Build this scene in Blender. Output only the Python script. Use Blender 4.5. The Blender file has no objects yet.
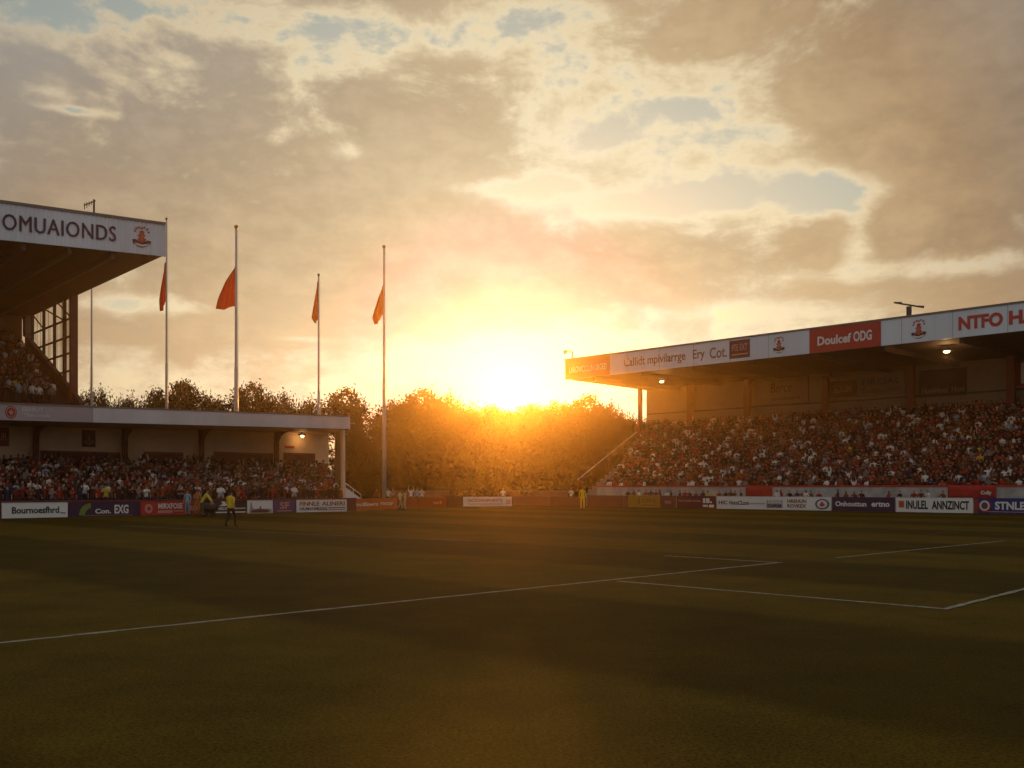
import bpy, bmesh, math, random
import numpy as np
from mathutils import Vector, Matrix
random.seed(11); RNG = np.random.default_rng(7)
SC = bpy.context.scene
COL = SC.collection
PI = math.pi

# ------------------------------------------------------------------ camera
FPX, HOR, EYE = 1000.0, 488.0, 1.85
cam = bpy.data.cameras.new('camera'); cam_o = bpy.data.objects.new('camera', cam); COL.objects.link(cam_o)
cam.sensor_width = 36.0; cam.lens = FPX / 1024 * 36.0
cam.shift_y = (HOR - 384) / 1024.0
cam.clip_start = 0.1; cam.clip_end = 3000
cam_o.location = (0, 0, EYE); cam_o.rotation_euler = (PI / 2, 0, 0)
SC.camera = cam_o
SC.render.resolution_x, SC.render.resolution_y = 1024, 768
SC.view_settings.view_transform = 'Standard'; SC.view_settings.look = 'None'
SC.view_settings.exposure = 0.0; SC.view_settings.gamma = 1.0; SC.view_settings.use_curve_mapping = False
SC.render.engine = 'CYCLES'
SC.cycles.use_denoising = True
SC.cycles.max_bounces = 6; SC.cycles.diffuse_bounces = 3; SC.cycles.glossy_bounces = 2
SC.cycles.transparent_max_bounces = 12; SC.cycles.volume_bounces = 0
SC.cycles.sample_clamp_indirect = 4.0

def G(px, py):
    """ground point seen at that column with its foot that far under the horizon"""
    Y = FPX * EYE / (py - HOR)
    return ((px - 512) / FPX * Y, Y)

# ------------------------------------------------------------------ frames
class Frame:
    def __init__(s, o, a, n): s.o, s.a, s.n = o, a, n
    def P(s, t, d, z): return (s.o[0] + s.a[0] * t + s.n[0] * d, s.o[1] + s.a[1] * t + s.n[1] * d, z)
    def T(s, px, d):
        k = (px - 512) / FPX
        ox, oy = s.o[0] + s.n[0] * d, s.o[1] + s.n[1] * d
        return (k * oy - ox) / (s.a[0] - k * s.a[1])
    def Y(s, px, d): return s.P(s.T(px, d), d, 0)[1]
    def Z(s, px, py, d): return EYE + (HOR - py) / FPX * s.Y(px, d)
FL = Frame((-30.6, 59.7), (.699, .715), (-.715, .699))
FU = Frame((-25.9, 74.45), (.760, .649), (-.649, .760))
FR = Frame((35.7, 69.8), (-.693, .721), (.721, .693))

# ------------------------------------------------------------------ materials
def nt_new(m):
    m.use_nodes = True; m.node_tree.nodes.clear(); return m.node_tree
def mat(name, col, rough=.7, var=.15, scale=1.5, spec=.3, metal=0, bump=0, stretch=(1, 1, 1)):
    m = bpy.data.materials.new(name); t = nt_new(m); N, L = t.nodes, t.links
    out = N.new('ShaderNodeOutputMaterial'); b = N.new('ShaderNodeBsdfPrincipled')
    b.inputs['Roughness'].default_value = rough; b.inputs['Metallic'].default_value = metal
    b.inputs['Specular IOR Level'].default_value = spec
    tc = N.new('ShaderNodeTexCoord'); mp = N.new('ShaderNodeMapping'); mp.inputs['Scale'].default_value = stretch
    L.new(tc.outputs['Object'], mp.inputs[0])
    no = N.new('ShaderNodeTexNoise'); no.inputs['Scale'].default_value = scale; no.inputs['Detail'].default_value = 6
    no.inputs['Roughness'].default_value = .65
    L.new(mp.outputs[0], no.inputs[0])
    rm = N.new('ShaderNodeMapRange'); rm.inputs[1].default_value = .3; rm.inputs[2].default_value = .7
    rm.inputs[3].default_value = 1 - var; rm.inputs[4].default_value = 1 + var * .6
    L.new(no.outputs[0], rm.inputs[0])
    mx = N.new('ShaderNodeVectorMath'); mx.operation = 'SCALE'; mx.inputs[0].default_value = col[:3]
    L.new(rm.outputs[0], mx.inputs['Scale']); L.new(mx.outputs[0], b.inputs['Base Color'])
    if bump:
        bp = N.new('ShaderNodeBump'); bp.inputs['Strength'].default_value = bump; bp.inputs['Distance'].default_value = .03
        L.new(no.outputs[0], bp.inputs['Height']); L.new(bp.outputs[0], b.inputs['Normal'])
    L.new(b.outputs[0], out.inputs[0]); return m
def emit(name, col, s):
    m = bpy.data.materials.new(name); t = nt_new(m)
    o = t.nodes.new('ShaderNodeOutputMaterial'); e = t.nodes.new('ShaderNodeEmission')
    e.inputs[0].default_value = (*col, 1); e.inputs[1].default_value = s
    t.links.new(e.outputs[0], o.inputs[0]); return m
def attr_mat(name, rough=.8):
    m = bpy.data.materials.new(name); t = nt_new(m); N, L = t.nodes, t.links
    o = N.new('ShaderNodeOutputMaterial'); b = N.new('ShaderNodeBsdfPrincipled'); a = N.new('ShaderNodeVertexColor')
    a.layer_name = 'Col'; b.inputs['Roughness'].default_value = rough; b.inputs['Specular IOR Level'].default_value = .2
    L.new(a.outputs[0], b.inputs['Base Color']); L.new(b.outputs[0], o.inputs[0]); return m
M = dict(
    white=mat('white_paint', (.74, .74, .74), .55, .12, .5, stretch=(1, 1, .2)),
    fascia=mat('fascia_paint', (.62, .67, .74), .5, .14, .35, stretch=(1, 1, .15)),
    lowfascia=mat('grey_fascia_paint', (.55, .53, .56), .55, .16, .3, stretch=(1, 1, .2)),
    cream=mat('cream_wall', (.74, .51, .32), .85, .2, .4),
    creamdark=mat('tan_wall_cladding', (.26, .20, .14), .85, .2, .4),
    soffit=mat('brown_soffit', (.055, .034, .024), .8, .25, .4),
    roofing=mat('roof_sheet', (.16, .14, .13), .6, .2, .3),
    redsteel=mat('oxide_red_steel', (.17, .035, .022), .6, .2, 1),
    darksteel=mat('dark_steel', (.045, .04, .04), .5, .2, 1),
    concrete=mat('concrete', (.22, .20, .18), .9, .25, .8, bump=.2),
    seat=mat('dark_red_seating', (.10, .018, .015), .7, .2, 1),
    shutter=mat('dark_red_shutter', (.13, .022, .016), .6, .3, .7),
    maroon=mat('maroon_paint', (.10, .012, .022), .6, .1, 1),
    purple=mat('dark_purple_vinyl', (.045, .018, .05), .5, .1, .7),
    violet=mat('violet_vinyl', (.10, .06, .13), .5, .1, .7),
    red=mat('red_vinyl', (.42, .035, .02), .5, .12, .7),
    orange=mat('orange_vinyl', (.50, .12, .03), .5, .12, .7),
    deepred=mat('deep_red_vinyl', (.24, .035, .02), .55, .15, .7),
    brownred=mat('brown_red_board', (.14, .04, .03), .6, .2, .7),
    yellow=mat('yellow_vinyl', (.36, .20, .02), .55, .12, .7),
    green=mat('green_vinyl', (.16, .22, .04), .55, .12, .7),
    blue=mat('blue_vinyl', (.02, .03, .16), .5, .1, .7),
    boardwhite=mat('white_vinyl', (.70, .69, .66), .5, .1, .5),
    boardgrey=mat('grey_print', (.30, .29, .28), .6, .1, .8),
    wallgrey=mat('weathered_wall_paint', (.40, .385, .36), .8, .35, .9),
    black=mat('black_print', (.02, .018, .018), .6, .1, 1),
    brown=mat('brown_print', (.22, .10, .04), .6, .1, 1),
    redprint=mat('red_print', (.45, .05, .03), .5, .08, 1),
    pinkprint=mat('pink_print', (.55, .25, .22), .5, .1, 1),
    gold=mat('gold_print', (.45, .20, .06), .5, .12, 2),
    bark=mat('bark', (.07, .05, .035), .95, .3, 3, bump=.5),
    polepaint=mat('flagpole_paint', (.38, .37, .35), .35, .1, 1, spec=.5),
    banner=mat('banner_cloth', (.36, .03, .02), .85, .2, 1.2),
    brick=mat('brick_wall', (.20, .09, .06), .9, .3, 1.5),
    cloth=attr_mat('clothing'), lampglass=emit('lit_lamp', (1, .66, .28), 7.0),
)
def flag_mat():
    m = bpy.data.materials.new('orange_flag_cloth'); t = nt_new(m); N, L = t.nodes, t.links
    o = N.new('ShaderNodeOutputMaterial'); b = N.new('ShaderNodeBsdfDiffuse'); tr = N.new('ShaderNodeBsdfTranslucent')
    b.inputs[0].default_value = (.50, .07, .02, 1); tr.inputs[0].default_value = (.62, .10, .03, 1)
    mx = N.new('ShaderNodeMixShader'); mx.inputs[0].default_value = .55
    L.new(b.outputs[0], mx.inputs[1]); L.new(tr.outputs[0], mx.inputs[2]); L.new(mx.outputs[0], o.inputs[0]); return m
M['flag'] = flag_mat()
def leaf_mat(name, c1, c2):
    m = bpy.data.materials.new(name); t = nt_new(m); N, L = t.nodes, t.links
    o = N.new('ShaderNodeOutputMaterial'); b = N.new('ShaderNodeBsdfPrincipled'); tr = N.new('ShaderNodeBsdfTranslucent')
    b.inputs['Roughness'].default_value = .95; b.inputs['Specular IOR Level'].default_value = .0
    ge = N.new('ShaderNodeNewGeometry')
    mx = N.new('ShaderNodeMix'); mx.data_type = 'RGBA'; mx.inputs[6].default_value = (*c1, 1); mx.inputs[7].default_value = (*c2, 1)
    L.new(ge.outputs['Random Per Island'], mx.inputs[0])
    L.new(mx.outputs[2], b.inputs['Base Color']); L.new(mx.outputs[2], tr.inputs[0])
    ms = N.new('ShaderNodeMixShader'); ms.inputs[0].default_value = .04
    L.new(b.outputs[0], ms.inputs[1]); L.new(tr.outputs[0], ms.inputs[2]); L.new(ms.outputs[0], o.inputs[0]); return m
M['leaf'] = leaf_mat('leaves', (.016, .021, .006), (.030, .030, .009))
def glass_mat():
    m = bpy.data.materials.new('clear_sheeting'); t = nt_new(m); N, L = t.nodes, t.links
    o = N.new('ShaderNodeOutputMaterial'); tr = N.new('ShaderNodeBsdfTransparent'); tr.inputs[0].default_value = (.9, .88, .84, 1)
    gl = N.new('ShaderNodeBsdfGlossy'); gl.inputs[1].default_value = .15; gl.inputs[0].default_value = (.6, .6, .6, 1)
    ms = N.new('ShaderNodeMixShader'); ms.inputs[0].default_value = .08
    L.new(tr.outputs[0], ms.inputs[1]); L.new(gl.outputs[0], ms.inputs[2]); L.new(ms.outputs[0], o.inputs[0]); return m
M['glass'] = glass_mat()

# ------------------------------------------------------------------ mesh helpers
class MB:
    def __init__(s): s.v, s.f, s.m, s.mats = [], [], [], []
    def slot(s, m):
        m = M[m] if isinstance(m, str) else m
        if m not in s.mats: s.mats.append(m)
        return s.mats.index(m)
    def add(s, vs, fs, m):
        b = len(s.v); k = s.slot(m); s.v.extend(tuple(p) for p in vs)
        for f in fs: s.f.append(tuple(b + i for i in f)); s.m.append(k)
    def hexa(s, p, m):   # 8 points: bottom loop then top loop
        s.add(p, [(3, 2, 1, 0), (4, 5, 6, 7), (0, 1, 5, 4), (1, 2, 6, 5), (2, 3, 7, 6), (3, 0, 4, 7)], m)
    def box(s, F, t0, t1, d0, d1, z0, z1, m):
        q = lambda z: z if callable(z) else (lambda t: z)
        a, b = q(z0), q(z1)
        s.hexa([F.P(t0, d0, a(t0)), F.P(t1, d0, a(t1)), F.P(t1, d1, a(t1)), F.P(t0, d1, a(t0)),
                F.P(t0, d0, b(t0)), F.P(t1, d0, b(t1)), F.P(t1, d1, b(t1)), F.P(t0, d1, b(t0))], m)
    def prism(s, F, prof, t0, t1, m):   # profile of (d, z) swept along t (t0/t1 may depend on d)
        f0 = t0 if callable(t0) else (lambda d: t0); f1 = t1 if callable(t1) else (lambda d: t1)
        n = len(prof)
        vs = [F.P(f0(d), d, z) for d, z in prof] + [F.P(f1(d), d, z) for d, z in prof]
        s.add(vs, [tuple(range(n)), tuple(range(2 * n - 1, n - 1, -1))] + [(i, i + n, (i + 1) % n + n, (i + 1) % n) for i in range(n)], m)
    def tube(s, pts, rads, m, n=8, cap=True):
        pts = [Vector(p) for p in pts]; rads = rads if isinstance(rads, (list, tuple)) else [rads] * len(pts)
        vs, fs = [], []
        for i, p in enumerate(pts):
            d = (pts[min(i + 1, len(pts) - 1)] - pts[max(i - 1, 0)]).normalized()
            u = d.cross(Vector((0, 0, 1)) if abs(d.z) < .9 else Vector((1, 0, 0))).normalized(); w = d.cross(u)
            for k in range(n):
                a = 2 * PI * k / n; vs.append(p + (u * math.cos(a) + w * math.sin(a)) * rads[i])
        for i in range(len(pts) - 1):
            for k in range(n):
                fs.append((i * n + k, i * n + (k + 1) % n, (i + 1) * n + (k + 1) % n, (i + 1) * n + k))
        if cap: fs += [tuple(range(n - 1, -1, -1)), tuple(range((len(pts) - 1) * n, len(pts) * n))]
        s.add(vs, fs, m)
    def ball(s, c, r, m, n=10):
        vs, fs = [], []; k = n // 2
        for i in range(1, k):
            th = PI * i / k
            for j in range(n):
                ph = 2 * PI * j / n; vs.append((c[0] + r * math.sin(th) * math.cos(ph), c[1] + r * math.sin(th) * math.sin(ph), c[2] + r * math.cos(th)))
        t, b = len(vs), len(vs) + 1; vs += [(c[0], c[1], c[2] + r), (c[0], c[1], c[2] - r)]
        for i in range(k - 2):
            for j in range(n): fs.append((i * n + j, (i + 1) * n + j, (i + 1) * n + (j + 1) % n, i * n + (j + 1) % n))
        for j in range(n): fs.append((t, j, (j + 1) % n)); fs.append((b, (k - 2) * n + (j + 1) % n, (k - 2) * n + j))
        s.add(vs, fs, m)
    def poly(s, S, pts, off, m, th=.012):   # flat raised shape on a mapped surface S(u, v, off)
        n = len(pts)
        vs = [S(u, v, off) for u, v in pts] + [S(u, v, off + th) for u, v in pts]
        s.add(vs, [tuple(range(n - 1, -1, -1)), tuple(range(n, 2 * n))] + [(i, (i + 1) % n, (i + 1) % n + n, i + n) for i in range(n)], m)
    def build(s, name, base=(0, 0, 0), parent=None, smooth=False):
        if parent is not None: base = BASE[parent.name]
        me = bpy.data.meshes.new(name)
        me.from_pydata([(p[0] - base[0], p[1] - base[1], p[2] - base[2]) for p in s.v], [], s.f)
        for m in s.mats: me.materials.append(m)
        me.polygons.foreach_set('material_index', s.m)
        bm = bmesh.new(); bm.from_mesh(me); bmesh.ops.recalc_face_normals(bm, faces=bm.faces); bm.to_mesh(me); bm.free()
        if smooth: me.polygons.foreach_set('use_smooth', [True] * len(me.polygons))
        o = bpy.data.objects.new(name, me); COL.objects.link(o)
        if parent is None: o.location = base
        else: o.parent = parent
        BASE[o.name] = tuple(base)
        return o
BASE = {}
def tag(o, label, cat=None, group=None, kind=None):
    if label: o['label'] = label
    if cat: o['category'] = cat
    if group: o['group'] = group
    if kind: o['kind'] = kind
    return o
def thing(name, base, label, cat, group=None):
    o = bpy.data.objects.new(name, None); COL.objects.link(o); o.location = base; BASE[o.name] = tuple(base)
    o.empty_display_size = .2
    return tag(o, label, cat, group)
def struct(o): o['kind'] = 'structure'; return o

def surf(F, tA, tB, d, z0, z1):
    q = lambda z: z if callable(z) else (lambda t: z)
    a, b = q(z0), q(z1)
    def S(u, v, off):
        t = tA + (tB - tA) * u; return F.P(t, d - off, a(t) + (b(t) - a(t)) * v)
    return S
def sub(S, u0, u1, v0, v1): return lambda u, v, off: S(u0 + (u1 - u0) * u, v0 + (v1 - v0) * v, off)
def text(mb, S, body, m, off=.012, bold=.012, shear=0, th=.012, space=1.0):
    cu = bpy.data.curves.new('lettering_curve', 'FONT'); cu.body = body; cu.size = 1; cu.offset = bold; cu.shear = shear
    cu.space_character = space; cu.resolution_u = 3; cu.fill_mode = 'FRONT' if hasattr(cu, 'fill_mode') else None
    ob = bpy.data.objects.new('lettering_curve', cu); COL.objects.link(ob)
    dg = bpy.context.evaluated_depsgraph_get(); dg.update()
    me = bpy.data.meshes.new_from_object(ob.evaluated_get(dg))
    vs = [(v.co.x, v.co.y) for v in me.vertices]; fs = [tuple(p.vertices) for p in me.polygons]
    eds = {}
    for f in fs:
        for i in range(len(f)):
            e = (f[i], f[(i + 1) % len(f)]); eds[e] = 1
    bpy.data.objects.remove(ob); bpy.data.curves.remove(cu); bpy.data.meshes.remove(me)
    x0, x1 = min(v[0] for v in vs), max(v[0] for v in vs); y0, y1 = min(v[1] for v in vs), max(v[1] for v in vs)
    uv = [((x - x0) / (x1 - x0), (y - y0) / max(y1 - y0, .01)) for x, y in vs]; n = len(uv)
    P = [S(u, v, off) for u, v in uv] + [S(u, v, off + th) for u, v in uv]
    F_ = [tuple(i + n for i in f) for f in fs]
    F_ += [(a, b, b + n, a + n) for (a, b) in eds if (b, a) not in eds]
    mb.add(P, F_, m)
def disc(cx, cy, rx, ry, n=20, a0=0, a1=2 * PI): return [(cx + rx * math.cos(a0 + (a1 - a0) * i / n), cy + ry * math.sin(a0 + (a1 - a0) * i / n)) for i in range(n if a1 - a0 > 6.2 else n + 1)]
def crest(mb, S, main='redprint', dark='maroon', pale='boardwhite'):
    """club crest: plumed helm over a rampant charge on a scroll"""
    rib = disc(.5, .55, .5, .52, 14, PI * 1.12, PI * 1.88); inn = disc(.5, .62, .40, .38, 14, PI * 1.88, PI * 1.12)
    mb.poly(S, [(0, .34), (.08, .16)] + rib[2:-2] + [(.92, .16), (1, .34), (.86, .36)] + inn[2:-2] + [(.14, .36)], .012, dark)
    mb.poly(sub(S, .12, .88, .05, .27), [(0, .8), (.2, .25), (.5, .05), (.8, .25), (1, .8), (.8, .62), (.5, .4), (.2, .62)], .026, pale)
    mb.poly(S, [(.34, .26), (.66, .26), (.74, .40), (.62, .46), (.70, .58), (.60, .64), (.66, .74), (.5, .80), (.36, .73), (.41, .63), (.28, .56), (.40, .47), (.27, .38)], .014, main)
    mb.poly(S, [(.44, .34), (.58, .36), (.54, .46), (.60, .55), (.50, .60), (.45, .52), (.49, .44)], .028, 'gold')
    for cx, cy, r in ((.22, .86, .07), (.36, .93, .06), (.5, .90, .075), (.64, .95, .05), (.80, .88, .07), (.16, .74, .05), (.86, .74, .055), (.5, .74, .05)):
        mb.poly(S, disc(cx, cy, r, r * .8, 8), .014 if cy > .8 else .016, dark if r < .06 else main)

def children(o): return [c for c in bpy.data.objects if c.parent is o]

# ------------------------------------------------------------------ sky, sun
SUN_EL = math.radians(5.5)
W = bpy.data.worlds.new('World'); SC.world = W; W.use_nodes = True
def world():
    t = W.node_tree; t.nodes.clear(); N, L = t.nodes, t.links
    def mth(op, a, b=None, c=None, clamp=False):
        n = N.new('ShaderNodeMath'); n.operation = op; n.use_clamp = clamp
        for i, v in enumerate((a, b, c)):
            if v is None: continue
            if isinstance(v, (int, float)): n.inputs[i].default_value = v
            else: L.new(v, n.inputs[i])
        return n.outputs[0]
    def mixc(f, a, b):
        n = N.new('ShaderNodeMix'); n.data_type = 'RGBA'; n.clamp_factor = True
        for i, v in ((0, f), (6, a), (7, b)):
            if isinstance(v, tuple): n.inputs[i].default_value = (*v, 1)
            elif isinstance(v, (int, float)): n.inputs[i].default_value = v
            else: L.new(v, n.inputs[i])
        return n.outputs[2]
    def scale(c, f):
        n = N.new('ShaderNodeVectorMath'); n.operation = 'SCALE'
        if isinstance(c, tuple): n.inputs[0].default_value = c
        else: L.new(c, n.inputs[0])
        if isinstance(f, (int, float)): n.inputs['Scale'].default_value = f
        else: L.new(f, n.inputs['Scale'])
        return n.outputs[0]
    def addc(a, b):
        n = N.new('ShaderNodeVectorMath'); n.operation = 'ADD'; L.new(a, n.inputs[0]); L.new(b, n.inputs[1]); return n.outputs[0]
    def smooth(x, a, b, lo=0., hi=1.):
        n = N.new('ShaderNodeMapRange'); n.interpolation_type = 'SMOOTHSTEP'; L.new(x, n.inputs[0])
        for i, v in ((1, a), (2, b), (3, lo), (4, hi)): n.inputs[i].default_value = v
        return n.outputs[0]
    tc = N.new('ShaderNodeTexCoord'); sp = N.new('ShaderNodeSeparateXYZ'); L.new(tc.outputs['Generated'], sp.inputs[0])
    x, y, z = sp.outputs
    az = mth('ARCTAN2', x, y); el = mth('ARCSINE', z)
    # angle to the sun
    dt = N.new('ShaderNodeVectorMath'); dt.operation = 'DOT_PRODUCT'; L.new(tc.outputs['Generated'], dt.inputs[0])
    dt.inputs[1].default_value = (-.003, math.cos(SUN_EL), math.sin(SUN_EL))
    ang = mth('ARCCOSINE', mth('MINIMUM', dt.outputs['Value'], .999999))
    # clear sky
    sky = N.new('ShaderNodeTexSky'); sky.sky_type = 'NISHITA'; sky.sun_disc = False
    sky.sun_elevation = SUN_EL; sky.sun_rotation = 0.0; sky.air_density = 1.2; sky.dust_density = 1.0; sky.ozone_density = 1.0
    # cloud sheet coordinates: a flat deck seen in perspective
    zz = mth('ADD', mth('MAXIMUM', z, 0.0), .10)
    cx = mth('DIVIDE', x, zz); cy = mth('DIVIDE', y, zz)
    cb = N.new('ShaderNodeCombineXYZ'); L.new(cx, cb.inputs[0]); L.new(cy, cb.inputs[1])
    def noise(vec, sc, det, rough=.6, off=(0, 0, 0), st=(1, 1, 1), dist=0.):
        mp = N.new('ShaderNodeMapping'); mp.inputs['Location'].default_value = off; mp.inputs['Scale'].default_value = st
        L.new(vec, mp.inputs[0]); n = N.new('ShaderNodeTexNoise'); n.inputs['Scale'].default_value = sc
        n.inputs['Detail'].default_value = det; n.inputs['Roughness'].default_value = rough; n.inputs['Distortion'].default_value = dist
        L.new(mp.outputs[0], n.inputs[0]); return n.outputs[0]
    ca = N.new('ShaderNodeCombineXYZ'); L.new(az, ca.inputs[0]); L.new(el, ca.inputs[1])
    nlow = noise(cb.outputs[0], .55, 4, .55, (3.1, 1.7, 0))
    nmid = noise(ca.outputs[0], 7.0, 9, .62, (1.3, 4.2, 0), (1, 1.9, 1), .25)
    nfin = noise(ca.outputs[0], 30.0, 7, .6, (7.3, 2.2, 0), (1, 1.6, 1), .1)
    # coverage: broad deck with openings
    def blob(px, py, rx, ry, soft=1.0):
        u = mth('DIVIDE', mth('SUBTRACT', az, math.atan((px - 512) / FPX)), rx / FPX)
        v = mth('DIVIDE', mth('SUBTRACT', el, math.atan((HOR - py) / FPX)), ry / FPX)
        r2 = mth('ADD', mth('MULTIPLY', u, u), mth('MULTIPLY', v, v))
        return mth('POWER', 2.71828, mth('MULTIPLY', r2, -1.0 / soft))
    cov = mth('ADD', .62, mth('MULTIPLY', mth('SUBTRACT', nlow, .5), .5))
    for (px, py, rx, ry, w) in (
        (770, 198, 120, 20, -.50), (660, 208, 70, 14, -.26), (850, 212, 48, 20, -.34), (690, 112, 46, 14, -.30), (640, 150, 80, 34, -.20), (770, 150, 80, 34, -.20),
        (330, 38, 130, 20, -.34), (-10, 0, 110, 60, -.42), (60, 130, 40, 8, -.15), (505, 25, 70, 26, -.24), (575, 130, 60, 40, -.2), (520, 190, 60, 14, -.22), (855, 262, 18, 34, -.35),
        (540, 362, 190, 24, -.62), (900, 285, 160, 10, -.25), (760, 315, 120, 12, -.3),
        (72, 142, 34, 4, -.35), (350, 157, 22, 10, -.3), (455, 187, 40, 6, -.16), (140, 316, 70, 9, -.34), (296, 342, 30, 3.5, -.26), (120, 38, 18, 6, -.28), (178, 82, 22, 8, -.2),
        (930, 130, 120, 110, .42), (470, 265, 280, 45, .25), (180, 180, 220, 90, .16), (990, 250, 130, 34, .2), (450, 110, 120, 40, .14), (640, 262, 180, 26, .2)):
        cov = mth('ADD', cov, mth('MULTIPLY', blob(px, py, rx, ry), w))
    den = mth('ADD', cov, mth('ADD', mth('MULTIPLY', mth('SUBTRACT', nmid, .5), 1.4), mth('MULTIPLY', mth('SUBTRACT', nfin, .5), .52)))
    alpha = smooth(den, .27, .49)
    thick = smooth(den, .37, .75)
    # light through the cloud: stronger and yellower towards the sun
    near = mth('POWER', 2.71828, mth('MULTIPLY', ang, -3.0))
    mid = mth('POWER', 2.71828, mth('MULTIPLY', ang, -2.2))
    def ramp(stops):
        n = N.new('ShaderNodeValToRGB'); L.new(mth('DIVIDE', ang, .9), n.inputs[0]); e = n.color_ramp.elements
        while len(e) < len(stops): e.new(.5)
        for k, (p, c_) in enumerate(stops): e[k].position = p / .9; e[k].color = (*c_, 1)
        return n.outputs[0]
    body = ramp([(0, (.50, .60, .72)), (.10, (.47, .49, .50)), (.19, (.60, .55, .35)), (.30, (.56, .43, .25)), (.45, (.40, .275, .155)), (.58, (.245, .205, .168)), (.80, (.20, .20, .19))])
    lit = ramp([(0, (.70, .80, .85)), (.10, (.68, .76, .72)), (.19, (.92, .88, .64)), (.30, (.90, .78, .51)), (.45, (.70, .57, .37)), (.58, (.43, .39, .31)), (.80, (.32, .31, .28))])
    front = smooth(y, -.4, .7)
    body = mixc(front, (.345, .33, .325), body); lit = mixc(front, (.44, .43, .42), lit)
    body = mixc(mth('MULTIPLY', blob(40, 30, 330, 170), .75), body, (.285, .285, .265))
    mott = smooth(mth('ADD', mth('MULTIPLY', nmid, .6), mth('MULTIPLY', nfin, .4)), .30, .70, .80, 1.18)
    cloud = mixc(thick, lit, scale(body, mott))
    clear = addc(scale(sky.outputs[0], .05), scale(mixc(near, (.10, .15, .165), (.86, .88, .68)), mth('MULTIPLY', front, .70)))
    c = mixc(alpha, clear, cloud)
    # the veiled sun and its aureole
    core = mth('MULTIPLY', mth('POWER', 2.71828, mth('MULTIPLY', mth('MULTIPLY', ang, ang), -1 / (.009 ** 2))), 16.0)
    aur = mth('MULTIPLY', mth('POWER', 2.71828, mth('MULTIPLY', ang, -1 / .045)), .3)
    c = addc(c, addc(scale((1.0, .86, .55), core), scale((1.0, .86, .50), aur)))
    bg = N.new('ShaderNodeBackground'); L.new(c, bg.inputs[0]); bg.inputs[1].default_value = 1.0
    out = N.new('ShaderNodeOutputWorld'); L.new(bg.outputs[0], out.inputs[0])
world()
sl = bpy.data.lights.new('sun', 'SUN'); so = bpy.data.objects.new('sun', sl); COL.objects.link(so)
sl.energy = 4.5; sl.angle = math.radians(.6); sl.color = (1.0, .36, .04)
so.rotation_euler = (-(PI / 2 - SUN_EL), 0, 0); so.location = (0, 60, 40)

# ------------------------------------------------------------------ haze
hz = MB(); HX = 430
hz.hexa([(-HX, -HX, -1), (HX, -HX, -1), (HX, HX, -1), (-HX, HX, -1), (-HX, -HX, 29), (HX, -HX, 29), (HX, HX, 29), (-HX, HX, 29)], M['glass'])
ho = hz.build('haze'); ho['kind'] = 'stuff'
hm = bpy.data.materials.new('flare_veil_haze'); t = nt_new(hm)
pv = t.nodes.new('ShaderNodeVolumePrincipled'); pv.inputs['Color'].default_value = (1, .80, .52, 1)
pv.inputs['Density'].default_value = .00044; pv.inputs['Anisotropy'].default_value = .922  # volume added to imitate the orange lens-flare veil around the sun
t.links.new(pv.outputs[0], t.nodes.new('ShaderNodeOutputMaterial').inputs['Volume'])
ho.data.materials.clear(); ho.data.materials.append(hm)

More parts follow.
